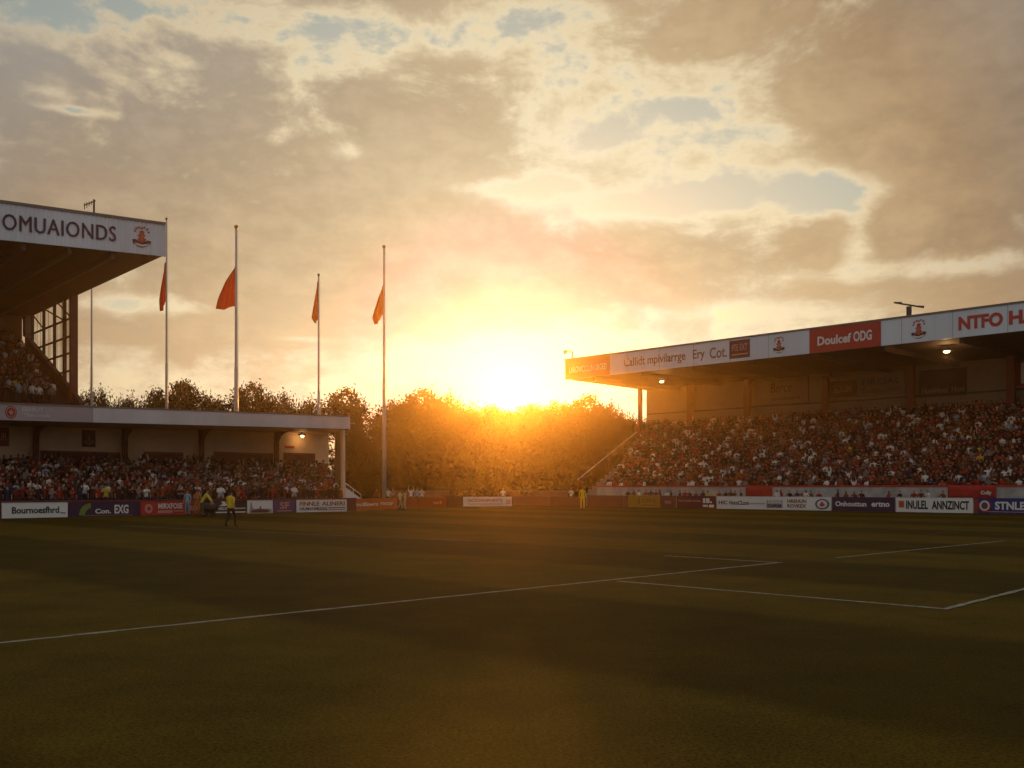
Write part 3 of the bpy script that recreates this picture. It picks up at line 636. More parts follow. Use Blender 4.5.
o, S = fpanel(729.5, 750, .13, .93, 'maroon'); lett(sub(S, .14, .88, .42, .78), 'FTE EXT', 'pinkprint', o); m = MB(); m.poly(S, [(.12, .18), (.9, .18), (.9, .25), (.12, .25)], .032, 'pinkprint'); m.build('rule_line', parent=o)
m = MB(); crest(m, surf(FR, FR.T(773, 3), FR.T(785, 3), 3.0, ZB + .25, ZT - .25)); m.build('emblem', parent=rf)
o, S = fpanel(809.5, 881, .0, 1, 'red'); lett(sub(S, .12, .60, .28, .66), 'Doulcef', 'boardwhite', o, bold=.03); lett(sub(S, .63, .88, .28, .70), 'ODG', 'boardwhite', o, bold=.03)
m = MB(); crest(m, surf(FR, FR.T(911, 3), FR.T(926.5, 3), 3.0, ZB + .2, ZT - .25)); m.build('emblem', parent=rf)
S = surf(FR, FR.T(958.5, 3), FR.T(1003, 3), 3.0, ZB + .52, ZT - .45); lett(S, 'NTFO', 'redprint', rf, off=.012, bold=.045)
S = surf(FR, FR.T(1009, 3), FR.T(1058, 3), 3.0, ZB + .52, ZT - .45); lett(S, 'HALS', 'redprint', rf, off=.012, bold=.045)
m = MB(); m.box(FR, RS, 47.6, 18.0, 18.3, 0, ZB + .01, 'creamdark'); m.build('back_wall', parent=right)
m = MB(); m.box(FR, RS, 47.5, 17.9, 17.99, 10.35, 10.5, 'darksteel'); m.build('wall_rail', parent=right)
m = MB(); m.box(FR, 46.05, 46.4, 14.9, 15.3, 0, ZB + .01, 'redsteel'); m.build('end_post', parent=right)
for px in (690, 747, 825.5, 911, 1011):
    s = FR.T(px, 16.9); m = MB(); m.box(FR, s - .32, s + .32, 16.7, 17.2, 7.2, ZB + .012, 'redsteel'); m.build('roof_column', parent=right)
for i in range(10):
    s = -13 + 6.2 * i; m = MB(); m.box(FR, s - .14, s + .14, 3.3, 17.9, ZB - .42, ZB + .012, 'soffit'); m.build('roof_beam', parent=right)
lamp(FR, 662, 381.5, 7.0, right, .5); lamp(FR, 947, 351.5, 6.5, right, .5)
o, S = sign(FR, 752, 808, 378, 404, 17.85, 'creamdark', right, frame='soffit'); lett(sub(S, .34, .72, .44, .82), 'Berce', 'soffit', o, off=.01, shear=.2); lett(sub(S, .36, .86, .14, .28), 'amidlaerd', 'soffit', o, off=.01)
o, S = sign(FR, 829, 857, 380.5, 397.5, 17.85, 'soffit', right); lett(sub(S, .2, .8, .3, .7), 'EDUM', 'creamdark', o, off=.01)
o, S = sign(FR, 858, 905, 375.5, 395, 17.85, mat('faded_tan_print', (.22, .17, .12), .8), right); lett(sub(S, .1, .9, .55, .85), 'FIRCIAL', 'soffit', o, off=.01); lett(sub(S, .1, .9, .15, .4), 'Eonnudtel', 'soffit', o, off=.01)
o, S = sign(FR, 919.5, 966, 369.5, 395.5, 17.85, 'soffit', right, frame='darksteel'); lett(sub(S, .05, .62, .10, .34), 'Huwlrboal', 'creamdark', o, off=.01, bold=.03); lett(sub(S, .70, .97, .10, .34), 'Honl', 'creamdark', o, off=.01, bold=.03)
s0, s1 = FR.T(1015, 17.8), FR.T(1040, 17.8); m = MB(); m.box(FR, s1, s0, 17.8, 17.99, 10.7, 12.9, 'red'); o = m.build('window_frame', parent=right)
m = MB(); m.box(FR, s1 + .2, s0 - .5, 17.75, 17.797, 10.9, 12.7, 'lowfascia'); m.build('window_pane', parent=o)
WS0, WS1 = RS, FR.T(597, 3.4)
m = MB(); m.box(FR, WS0, WS1, 3.4, 3.6, 0, 1.93, 'wallgrey'); m.build('front_wall', parent=right)
m = MB(); m.box(FR, WS0, WS1, 3.36, 3.64, 1.934, 2.08, 'red'); m.build('wall_coping', parent=right)
m = MB(); A = Vector(FR.P(46.2, 4.6, 2.75)); B = Vector(FR.P(46.4, 14.7, 8.2)); m.tube([A, B], .055, 'white', 6)
for k in (0, .25, .5, .75): c = A.lerp(B, k); m.tube([c, c - Vector((0, 0, 1.2))], .03, 'redsteel', 5)
m.build('handrail', parent=right)

# ------------------------------------------------------------------ things on the roofs
def fixture(base, label, cat, kind):
    t_ = thing({'cctv': 'security_camera', 'flood': 'floodlight', 'aerial': 'aerial'}[kind], base, label, cat); m_ = MB(); x, y, z = base
    if kind == 'cctv':
        m_.tube([(x, y, z), (x, y, z + 1.15)], .08, 'darksteel'); m_.tube([(x, y, z + 1.1), (x - .75, y, z + 1.22)], .06, 'darksteel'); m_.build('mast', parent=t_)
        m_ = MB(); m_.tube([(x - .95, y, z + 1.12), (x - .55, y, z + 1.12)], .17, 'darksteel'); m_.ball((x - .8, y, z + .92), .13, 'darksteel'); m_.build('camera_head', parent=t_)
    elif kind == 'flood':
        m_.tube([(x, y, z), (x, y, z + 1.4)], .22, 'darksteel', 8); m_.build('mast', parent=t_)
        m_ = MB(); m_.tube([(x - 1.15, y, z + 1.72), (x + .95, y, z + 1.38)], .07, 'darksteel', 6); m_.build('crossbar', parent=t_)
        for dx, dz in ((-.95, 1.66), (.85, 1.36)):
            m_ = MB(); m_.tube([(x + dx - .3, y - .1, z + dz + .06), (x + dx + .3, y - .1, z + dz)], [.06, .11], 'darksteel', 6); m_.build('lamp_head', parent=t_)
    else:
        m_.tube([(x, y, z), (x, y, z + 2.2)], .07, 'darksteel', 6); m_.build('mast', parent=t_); m_ = MB()
        m_.tube([(x - .75, y, z + 1.75), (x + .12, y, z + 2.1)], .045, 'darksteel', 5)
        for k in range(5): c = (x - .7 + .17 * k, y, z + 1.77 + .066 * k); m_.tube([(c[0], c[1], c[2] - .3 + .05 * k), (c[0], c[1], c[2] + .18 - .02 * k)], .032, 'darksteel', 4)
        m_.build('boom', parent=t_)
s = FR.T(572.5, 4); fixture(FR.P(s, 4, ZT - .1), 'small security camera mast on the far end of the right stand roof', 'camera', 'cctv')
s = FR.T(909, 5); fixture(FR.P(s, 5, ZT - .2), 'T-shaped floodlight bracket on the right stand roof above the crest', 'floodlight', 'flood')
s = FU.T(94, 3); fixture(FU.P(s, 3, upt(s) - .25), 'thin television aerial on the roof of the tall left stand', 'aerial', 'aerial')
m = MB(); s = FR.T(810, 5); m.tube([FR.P(s - .5, 5, ZT), FR.P(s + .5, 5, ZT)], .28, 'roofing', 8); m.tube([FR.P(s, 5, ZT - .4), FR.P(s, 5, ZT + .2)], .15, 'roofing', 8)
tag(m.build('roof_vent', FR.P(s, 5, ZT)), 'low vent cowl on the right stand roof above the red panel', 'vent')

# ------------------------------------------------------------------ flagpoles and flags
def pole(px, py_top, Y, py_base, label, r=.16):
    x = (px - 512) / FPX * Y; z1 = EYE + (HOR - py_top) / FPX * Y
    t_ = thing('flagpole', (x, Y, 0), label, 'flagpole', 'flagpoles behind the low stand'); m_ = MB()
    m_.tube([(x, Y, 0), (x, Y, z1 * .5), (x, Y, z1 * .5 + .01), (x, Y, z1)], [r, r * .8, r * .68, r * .45], 'polepaint', 10); m_.build('pole', parent=t_, smooth=True)
    m_ = MB(); m_.ball((x, Y, z1 + .12), r * .9, 'gold'); m_.build('finial', parent=t_, smooth=True)
    m_ = MB(); m_.box(Frame((x, Y), (1, 0), (0, 1)), -.4, .4, -.4, .4, 0, .35, 'concrete'); m_.build('base', parent=t_)
    m_ = MB(); m_.tube([(x + r + .05, Y, 1.2), (x + r * .6 + .04, Y, z1 - .3)], .012, 'white', 4); m_.build('halyard', parent=t_)
    return x, z1
def flag(px_p, Y, pts_left, pts_hoist, label):
    """cloth between the pole and a drooping free edge, folded in depth; pts in pixels at the pole's distance"""
    cv = lambda p: ((p[0] - 512) / FPX * Y, EYE + (HOR - p[1]) / FPX * Y)
    L_, H_ = [cv(p) for p in pts_left], [cv(p) for p in pts_hoist]
    nu, nv = 14, 14; vs, fs = [], []
    def along(P, k):
        f = k * (len(P) - 1); i = min(int(f), len(P) - 2); f -= i; return (P[i][0] * (1 - f) + P[i + 1][0] * f, P[i][1] * (1 - f) + P[i + 1][1] * f)
    for j in range(nv + 1):
        a, b = along(H_, j / nv), along(L_, j / nv)
        for i in range(nu + 1):
            u = i / nu; x = a[0] + (b[0] - a[0]) * u; z = a[1] + (b[1] - a[1]) * u
            amp = .30 * u ** .7; ph = u * 9 + j / nv * 2.2
            vs.append((x + .04 * math.sin(ph * 1.7), Y + amp * math.sin(ph), z + .05 * math.sin(u * 7 + j * .5)))
    w = nu + 1
    for j in range(nv):
        for i in range(nu): fs.append((j * w + i, j * w + i + 1, (j + 1) * w + i + 1, (j + 1) * w + i))
    m_ = MB(); m_.add(vs, fs, 'flag'); o_ = m_.build('flag', (H_[0][0], Y, H_[0][1]), smooth=True)
    so_ = o_.modifiers.new('Solid', 'SOLIDIFY'); so_.thickness = .02
    return tag(o_, label, 'flag', 'orange flags at half mast')
pole(91.5, 226, 100, 395, 'bare flagpole without a flag, leftmost of the five poles', .13)
pole(166.5, 220, 97, 408, 'pale flagpole beside the corner of the tall stand roof', .15)
pole(236.2, 228, 95, 412, 'tall flagpole with the widest spread flag, second pole from the stand corner', .22)
pole(318.6, 276, 99, 415, 'shortest flagpole, standing behind the right part of the grey fascia', .16)
pole(384.0, 248, 101, 490, 'flagpole standing free in the corner beside the dark trees', .20)
flag(166, 97, [(164.6, 264), (162, 285), (160.4, 300), (160.8, 313)], [(166.2, 262), (166.4, 280), (166.5, 296), (165.4, 303)], 'narrow limp orange flag next to the tall stand corner')
flag(236, 95, [(235.0, 267), (226, 282), (219.5, 298), (216.5, 310)], [(235.8, 266), (235.9, 285), (235.9, 300), (235.7, 306.5)], 'broad triangular orange flag catching the light, widest of the four')
flag(318, 99, [(317.4, 282), (314.5, 303), (312.3, 318), (315, 324)], [(318.4, 281), (318.5, 300), (318.5, 315), (318.0, 319)], 'narrow dark orange flag on the shortest pole')
flag(384, 101, [(382.6, 286), (377, 303), (372.6, 318), (375, 326)], [(383.6, 285), (383.7, 300), (383.7, 312), (382, 317)], 'drooping orange flag on the free-standing corner pole')

# ------------------------------------------------------------------ trees
def make_crown(seed, h, w, trunk_h, nclump, nleaf, leaf):
    """trunk with limbs; leaf-sized faces gathered in clumps through an uneven volume"""
    r = np.random.default_rng(seed); mb = MB()
    cl = []
    lobes = [(np.array([r.uniform(-.45, .45) * w * .6, r.uniform(-.45, .45) * w * .6, r.uniform(.35, .80) * h]), r.uniform(.20, .34) * w) for _ in range(8)]
    lobes.append((np.array([r.uniform(-.08, .08) * w, 0, h * .78]), .25 * w)); lobes.append((np.array([0, 0, h * .5]), .42 * w))
    while len(cl) < nclump:
        c, rad = lobes[r.integers(len(lobes))]; d = r.normal(size=3); d /= np.linalg.norm(d); p = c + d * rad * r.uniform(.55, 1.08) * np.array([1, 1, .8])
        if p[2] < trunk_h * .6 or p[2] > h: continue
        cl.append(p)
    cl = np.array(cl); cl[:, 2] *= h / cl[:, 2].max() * .97
    tips = cl[r.choice(len(cl), 14, replace=False)]
    mb.tube([(0, 0, -.1), (.1, 0, trunk_h), (.05, .1, h * .5), (0, 0, h * .75)], [w * .035, w * .027, w * .018, w * .006], 'bark', 8)
    for tp in tips:
        z0 = r.uniform(trunk_h, h * .55); mid = (tp * np.array([.45, .45, 0]) + np.array([0, 0, z0 + (tp[2] - z0) * .35])); mb.tube([(0.05, 0, z0), mid, tp], [w * .014, w * .009, w * .003], 'bark', 5)
    n = nclump * nleaf; cen = np.repeat(cl, nleaf, 0); sc = r.uniform(.5, 1.1, nclump).repeat(nleaf)[:, None] * w * .065
    P = cen + r.normal(size=(n, 3)) * sc * np.array([1, 1, .7])
    a = r.normal(size=(n, 3)); a /= np.linalg.norm(a, axis=1)[:, None]; b = np.cross(a, r.normal(size=(n, 3))); b /= np.linalg.norm(b, axis=1)[:, None]
    L_ = leaf * r.uniform(.6, 1.3, (n, 1)); V = np.stack([P - a * L_, P - b * L_ * .5, P + a * L_, P + b * L_ * .5], 1).reshape(-1, 3)
    Fc = np.arange(4 * n).reshape(-1, 4)
    return mb, V, Fc
def mesh_leaf(name, V, Fc):
    me = bpy.data.meshes.new(name); me.from_pydata(V.tolist(), [], Fc.tolist()); me.materials.append(M['leaf']); return me
PROTO = []
for i, (h, w, th, nc, nl) in enumerate(((13, 9, 1.6, 420, 44), (13, 10, 1.2, 430, 44), (12, 11, 1.4, 440, 44), (13, 8, 2.2, 260, 44))):
    mb, V, Fc = make_crown(40 + i, h, w, th, nc, nl, .19)
    tm = mb.build('trunk'); tme = tm.data; bpy.data.objects.remove(tm)
    PROTO.append((h, w, tme, mesh_leaf('crown', V, Fc)))
r_ = np.random.default_rng(5); n_ = 260
u_ = r_.normal(size=(n_, 3)); u_ /= np.linalg.norm(u_, axis=1)[:, None]; c_ = u_ * r_.uniform(.35, 1, (n_, 1)) * np.array([3.4, 3.0, 4.2]); c_[:, 2] = np.abs(c_[:, 2]) * r_.uniform(.7, 1.12, n_)
P_ = np.repeat(c_, 44, 0) + r_.normal(size=(n_ * 44, 3)) * .42; P_[:, 2] = np.abs(P_[:, 2]); a_ = r_.normal(size=P_.shape); a_ /= np.linalg.norm(a_, axis=1)[:, None]; b_ = np.cross(a_, r_.normal(size=P_.shape)); b_ /= np.linalg.norm(b_, axis=1)[:, None]
mb = MB()
for k in range(5): mb.tube([(.2 * math.cos(k * 1.3), .2 * math.sin(k * 1.3), -.1), (1.2 * math.cos(k * 1.3), 1.2 * math.sin(k * 1.3), 2.6)], [.09, .03], 'bark', 6)
tm = mb.build('trunk'); tme = tm.data; bpy.data.objects.remove(tm)
PROTO.append((4.6, 7.2, tme, mesh_leaf('crown', np.stack([P_ - a_ * .2, P_ - b_ * .1, P_ + a_ * .2, P_ + b_ * .1], 1).reshape(-1, 3), np.arange(4 * n_ * 44).reshape(-1, 4))))
def tree(px, py, wpx, Y, k, label, group='trees behind the ground', rz=0, name='tree'):
    h, w, tme, cme = PROTO[k]; x = (px - 512) / FPX * Y; H = EYE + (HOR - py) / FPX * Y; Wd = wpx / FPX * Y
    t_ = thing(name, (x, Y, 0), label, 'tree' if name == 'tree' else 'shrub', group); t_.rotation_euler = (0, 0, rz); t_.scale = (Wd / w, Wd / w, H / h)
    for nm, me in (('trunk', tme), ('crown', cme)):
        o_ = bpy.data.objects.new(nm, me); COL.objects.link(o_); o_.parent = t_
TL = [(-30, 392, 70, 118, 'broad tree partly hidden by the tall stand'), (70, 396, 50, 120, 'tree peeping out at the foot of the tall stand end wall'),
      (101, 389, 42, 116, 'small pointed tree just right of the tall stand'), (129, 397, 46, 120, 'low rounded tree between the pointed one and the dark spreading one'),
      (160, 386, 50, 116, 'dark spreading tree behind the first flagged pole'), (183, 380, 58, 121, 'tallest dark tree above the grey fascia'),
      (210, 397, 36, 117, 'small bush-like tree left of the broad flag pole'), (250, 383, 58, 115, 'leafy tree right behind the broad flag pole'),
      (283, 393, 52, 119, 'rounded tree above the middle of the grey fascia'), (309, 399, 36, 122, 'low tree behind the shortest flagpole'),
      (344, 388, 60, 112, 'open airy tree over the right end of the grey fascia'), (358, 434, 52, 124, 'low tree in the gap beside the airy tree'),
      (393, 400, 56, 113, 'dark tree beside the free-standing corner pole'), (420, 389, 66, 117, 'tallest tree of the dark central clump'), (449, 394, 56, 114, 'rounded tree on the right shoulder of the central clump'),
      (470, 407, 46, 120, 'lower tree just left of the sun'), (497, 403, 56, 118, 'tree right under the sun'), (528, 404, 56, 122, 'tree just right of the sun'),
      (556, 401, 60, 116, 'broad tree halfway between the sun and the right roof end'), (584, 395, 62, 119, 'tallest tree near the right stand roof end'), (610, 404, 48, 116, 'tree under the tip of the right stand roof'),
      (632, 417, 46, 121, 'lowest tree beside the right stand end post'), (655, 420, 50, 127, 'tree mostly hidden behind the right stand end')]
TL += [(378, 440, 50, 129, 'low tree seen through the gap left of the central clump'), (408, 404, 60, 128, 'added second-row tree behind the dark tree by the corner pole'), (436, 402, 60, 127, 'added second-row tree behind the tallest central tree'), (462, 410, 56, 129, 'added second-row tree behind the right shoulder of the central clump'), (484, 410, 56, 127, 'added second-row tree left below the sun'), (514, 409, 56, 129, 'added second-row tree straight below the sun'), (543, 409, 56, 128, 'added second-row tree right below the sun'), (571, 408, 56, 127, 'added second-row tree left of the tallest tree near the roof end'), (597, 408, 54, 129, 'added second-row tree right of the tallest tree near the roof end'), (621, 416, 48, 128, 'added second-row tree under the tip of the right roof')]  # back row added to block sun leaking through gaps in the front crowns
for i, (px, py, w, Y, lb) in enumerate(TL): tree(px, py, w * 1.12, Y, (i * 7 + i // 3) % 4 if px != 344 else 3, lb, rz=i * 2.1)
SH = [(366, 447, 60), (400, 440, 70), (436, 436, 76), (470, 440, 66), (505, 442, 70), (540, 438, 76), (576, 440, 70), (612, 452, 60), (650, 458, 50)]
for i, (px, py, w) in enumerate(SH):
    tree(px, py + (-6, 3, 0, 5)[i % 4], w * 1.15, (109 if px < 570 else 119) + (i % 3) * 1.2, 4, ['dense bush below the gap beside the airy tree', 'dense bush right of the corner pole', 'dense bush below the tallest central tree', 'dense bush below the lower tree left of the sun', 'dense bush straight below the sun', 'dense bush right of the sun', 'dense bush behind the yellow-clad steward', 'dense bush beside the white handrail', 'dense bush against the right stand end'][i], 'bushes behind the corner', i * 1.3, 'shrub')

# ------------------------------------------------------------------ advertising boards
BGROUP = 'advertising boards round the pitch'
def board(p0, p1, h, mt, label, z0=.03):
    """p0 left foot, p1 right foot as seen from the pitch"""
    A, B = Vector((*p0, 0)), Vector((*p1, 0)); L_ = (B - A).length; d = (B - A) / L_; F = Frame(p0, (d.x, d.y), (-d.y, d.x))
    t_ = thing('advertising_board', tuple((A + B) / 2), label, 'advertising board', BGROUP)
    m_ = MB(); m_.box(F, .02, L_ - .02, 0, .05, z0, h, mt); m_.build('panel', parent=t_)
    m_ = MB(); m_.box(F, .02, L_ - .02, -.015, .065, h + .002, h + .035, 'lowfascia' if mt in ('boardwhite',) else mt); m_.build('top_rail', parent=t_)
    n = max(2, int(L_ / 2.2))
    for i in range(n):
        t0 = L_ * (i + .5) / n; m_ = MB(); m_.prism(F, [(.053, .0), (.053, h * .85), (.09, h * .85), (.55, .06), (.55, 0)], t0 - .03, t0 + .03, 'darksteel'); m_.build('strut', parent=t_)
    return t_, surf(F, 0, L_, 0, z0, h)
def lb(px0, px1, mt, label, d=0, h=.93): return board(FL.P(FL.T(px0, d), d, 0)[:2], FL.P(FL.T(px1, d), d, 0)[:2], h, mt, label)
def gb(a, b, mt, label, h=.95): return board(G(*a), G(*b), h, mt, label)
def rb(px0, px1, mt, label, h=1.1): return board(FR.P(FR.T(px0, 0), 0, 0)[:2], FR.P(FR.T(px1, 0), 0, 0)[:2], h, mt, label)
def rules(S_, par, rects, mt, off=.012):
    m_ = MB()
    for (u0, u1, v0, v1) in rects: m_.poly(S_, [(u0, v0), (u1, v0), (u1, v1), (u0, v1)], off, mt)
    return m_.build('printed_block', parent=par)
lb(-75, 0.5, 'purple', 'plain dark purple board cut by the left edge of the photo')
o, S = lb(1.5, 68, 'boardwhite', 'white board with black old-style lettering below the low terrace'); lett(sub(S, .15, .86, .30, .76), 'Bournoesfhrd', 'black', o, off=.01, bold=.02); rules(S, o, [(.88, .96, .28, .33)], 'black')
o, S = lb(68.5, 140, 'purple', 'dark purple board with a green swoosh and white lettering')
m = MB(); m.poly(S, disc(.30, .10, .16, .85, 12, PI * .5, PI) + disc(.30, .10, .08, .5, 10, PI, PI * .5), .01, 'green'); m.poly(S, [(.20, .06), (.88, .06), (.88, .09), (.20, .09)], .012, 'gold'); m.build('swoosh', parent=o)
lett(sub(S, .36, .58, .20, .55), 'Con.', 'boardwhite', o, off=.014, bold=.03); lett(sub(S, .63, .83, .18, .82), 'EXG', 'boardwhite', o, off=.014, bold=.03)
o, S = lb(140.8, 185.5, 'red', 'red board with a round crest and white capitals')
m = MB(); m.poly(S, disc(.17, .5, .085, .34, 16), .01, 'pinkprint'); m.poly(S, [(.12, .5), (.17, .72), (.22, .5), (.17, .3)], .024, 'red'); m.build('badge', parent=o)
lett(sub(S, .38, .93, .48, .88), 'MIRXFOSE', 'boardwhite', o, off=.01, bold=.02); rules(S, o, [(.37, .70, .16, .36), (.73, .95, .26, .33)], 'pinkprint')
o, S = lb(186.2, 204, 'deepred', 'short deep red board behind the person in pale blue'); lett(sub(S, .2, .8, .3, .7), 'ROE', 'pinkprint', o, off=.01)
o, S = lb(204.8, 246.6, 'black', 'black board with white lines of print behind the yellow-shirted player')
lett(sub(S, .12, .55, .30, .52), 'MEVKRUC', 'boardwhite', o, off=.01, bold=.03); lett(sub(S, .72, .97, .34, .50), 'hynums', 'boardwhite', o, off=.01, bold=.03); rules(S, o, [(.25, .97, .08, .17)], 'boardwhite')
m = MB(); m.poly(S, [(.33, .62), (.47, .60), (.55, .70), (.50, .80), (.46, .98), (.38, .96), (.42, .78)], .01, 'boardwhite'); m.build('printed_figure', parent=o)
o, S = lb(247.2, 273, 'boardwhite', 'pale picture board showing a small dark rooftop scene')
m = MB(); m.poly(S, [(.08, .04), (.94, .04), (.94, .30), (.80, .36), (.62, .34), (.46, .40), (.30, .36), (.22, .40), (.16, .80), (.20, .88), (.12, .86)], .01, 'boardgrey'); m.poly(S, [(.16, .05), (.82, .05), (.82, .26), (.5, .34), (.16, .24)], .024, 'brownred'); m.poly(S, [(.47, .38), (.53, .38), (.52, .55), (.48, .55)], .012, 'brownred'); m.build('printed_picture', parent=o)
o, S = lb(273.4, 296, 'violet', 'small violet board with a pink emblem and a thin line'); lett(sub(S, .28, .70, .30, .88), 'SF', 'pinkprint', o, off=.01, bold=.02); rules(S, o, [(.18, .80, .12, .18)], 'pinkprint')
o, S = lb(296.4, 347, 'boardwhite', 'white board crowded with brown capitals at the end of the low terrace'); lett(sub(S, .06, .44, .52, .88), 'FINNLE', 'brown', o, off=.01, bold=.03); lett(sub(S, .49, .95, .52, .88), 'ALINERI', 'brown', o, off=.01, bold=.03); lett(sub(S, .06, .60, .16, .42), 'HIUMANMIXIW', 'violet', o, off=.01, bold=.02); rules(S, o, [(.62, .96, .30, .38), (.40, .96, .14, .20)], 'violet')
o, S = gb((347.5, 511), (397, 509.3), 'orange', 'orange-red board with white italic lettering at the corner'); lett(sub(S, .08, .60, .35, .70), 'Onclliawrs', 'boardwhite', o, off=.01, shear=.25, bold=.02); lett(sub(S, .64, .92, .32, .66), 'rocxy', 'boardwhite', o, off=.01, shear=.25, bold=.02)
gb((397.5, 509.3), (418, 508.2), 'deepred', 'plain dark red board behind the two pale-clad players')
o, S = gb((418.5, 508.2), (447.5, 507.4), 'deepred', 'dark red board with tiny pale word, left of the hazy white board'); lett(sub(S, .50, .78, .35, .65), 'tom B', 'pinkprint', o, off=.01)
gb((448, 507.4), (462.5, 506.8), 'brownred', 'short brown board left beside the hazy white board')
o, S = gb((463, 506.7), (512, 506.4), 'boardwhite', 'white board with red lettering straight below the sun'); lett(sub(S, .10, .80, .48, .80), 'NCICIANPHRSTS', 'redprint', o, off=.01, bold=.02); lett(sub(S, .10, .80, .14, .38), 'SumrudenoHenad', 'pinkprint', o, off=.01); rules(S, o, [(.88, .97, .2, .75)], 'pinkprint')
gb((512.5, 506.4), (549, 506.4), 'brownred', 'long brown board right beside the hazy white board'); gb((549.5, 506.4), (586, 506.8), 'brownred', 'brown board beside the yellow-clad steward')
rb(587, 623.5, 'brownred', 'dark brown board just right of the yellow-clad steward')
o, S = rb(624, 660, 'yellow', 'yellow board with brown print in the right corner'); lett(sub(S, .5, .92, .4, .8), 'ORE', 'brown', o, off=.01)
rules(S, o, [(.0, .12, 0, 1)], 'brownred'); rules(S, o, [(.40, .45, .3, .85), (.5, .92, .15, .25)], 'brown')
o, S = rb(660.5, 676, 'brownred', 'short dark board with a pale squiggle beside the yellow board'); lett(sub(S, .3, .7, .35, .6), 'mo', 'pinkprint', o, off=.01)
o, S = rb(676.5, 716, 'maroon', 'maroon board with small white blocks at its right end'); lett(sub(S, .05, .62, .55, .72), 'Xemvriteld orumes', 'pinkprint', o, off=.01); rules(S, o, [(.68, .74, .45, .85), (.76, .84, .45, .85), (.86, .90, .45, .6), (.68, .80, .15, .3), (.83, .95, .10, .32)], 'boardwhite')
o, S = rb(716.8, 831, 'boardwhite', 'long white board with mixed black print and crest panels'); lett(sub(S, .02, .10, .36, .68), 'HiC', 'black', o, off=.01, bold=.02); lett(sub(S, .12, .30, .34, .68), 'HorsCLom', 'black', o, off=.01, bold=.02); lett(sub(S, .31, .44, .40, .58), 'undommmed', 'boardgrey', o, off=.01)
m = MB(); m.poly(S, [(.46, .15), (.60, .15), (.60, .75), (.46, .75)], .01, 'boardgrey'); text(m, sub(S, .47, .59, .48, .72), 'OEXG', 'boardwhite', off=.024, bold=.03); text(m, sub(S, .47, .59, .18, .42), 'DIRB', 'black', off=.024, bold=.03); m.build('printed_block', parent=o)
lett(sub(S, .64, .80, .55, .82), 'HREHUN', 'brown', o, off=.01, bold=.03); lett(sub(S, .64, .80, .18, .46), 'ROVKEX', 'brown', o, off=.01, bold=.03)
m = MB(); m.poly(S, disc(.93, .48, .058, .40, 18), .01, 'violet'); m.poly(S, disc(.93, .48, .042, .30, 18), .024, 'boardwhite'); m.poly(S, [(.905, .4), (.93, .7), (.955, .4), (.93, .28)], .038, 'redprint'); m.build('badge', parent=o)
o, S = rb(831.8, 895, 'purple', 'dark purple board with white rounded lettering'); lett(sub(S, .06, .56, .34, .72), 'Onhouttun', 'boardwhite', o, off=.01, bold=.03); lett(sub(S, .64, .92, .34, .70), 'ertno', 'boardwhite', o, off=.01, bold=.03)
o, S = rb(895.8, 973.2, 'boardwhite', 'white board with heavy black capitals and an orange square'); m = MB(); m.poly(S, [(.04, .32), (.115, .32), (.115, .80), (.04, .80)], .01, 'orange'); m.poly(S, disc(.078, .56, .02, .12, 8), .024, 'redprint'); m.build('badge', parent=o)
lett(sub(S, .14, .43, .22, .82), 'INULEL', 'black', o, off=.01, bold=.03); lett(sub(S, .48, .95, .22, .82), 'ANNZINCT', 'black', o, off=.01, bold=.03)
o, S = rb(974, 1062, 'blue', 'blue board with white capitals and a red-ringed badge')
m = MB(); m.poly(S, [(0, 0), (.05, 0), (.05, 1), (0, 1)], .01, 'deepred'); m.poly(S, disc(.13, .5, .075, .42, 18), .024, 'redprint'); m.poly(S, disc(.13, .52, .058, .33, 18), .038, 'boardwhite'); m.poly(S, disc(.13, .52, .04, .24, 14), .052, 'violet'); m.build('badge', parent=o)
lett(sub(S, .25, .62, .26, .80), 'STNLEI', 'boardwhite', o, off=.01, bold=.035); rules(S, o, [(.10, .95, .10, .14)], 'pinkprint')
rb(1062.8, 1180, 'deepred', 'deep red board past the blue one at the right edge')

# banners over the white wall
def banner(px0, px1, py0, py1, label, word=None):
    d = 3.30; t0, t1 = FR.T(px0, d), FR.T(px1, d); pm = (px0 + px1) / 2; z1, z0 = FR.Z(pm, py0, d), FR.Z(pm, py1, d); n = 16; vs, fs = [], []
    for i in range(n + 1):
        u = i / n; t = t0 + (t1 - t0) * u
        for k in range(4):
            v = k / 3; vs.append(FR.P(t, d - .03 * math.sin(u * 11 + v) - .02 - .03 * (1 - v), z1 + (z0 - z1) * v + .06 * math.sin(u * 7) * v - .08 * math.sin(PI * u) * (1 - v)))
    for i in range(n):
        for k in range(3): a = i * 4 + k; fs.append((a, a + 4, a + 5, a + 1))
    m_ = MB(); m_.add(vs, fs, 'banner'); c = FR.P((t0 + t1) / 2, d, z1); o_ = m_.build('banner', c, smooth=True); s_ = o_.modifiers.new('Solid', 'SOLIDIFY'); s_.thickness = .015
    tag(o_, label, 'banner', 'red banners on the white wall')
    if word: S_ = surf(FR, t0, t1, d - .09, z0, z1); m_ = MB(); text(m_, sub(S_, *word[1]), word[0], 'boardwhite', off=.0, bold=.03); m_.build('lettering', parent=o_)
banner(746, 772, 485.5, 499, 'plain red banner hung on the white wall above the long white board'); banner(948, 996, 485, 500, 'wide red banner with a small white word on the white wall', ('Colly', (.70, .92, .3, .62)))

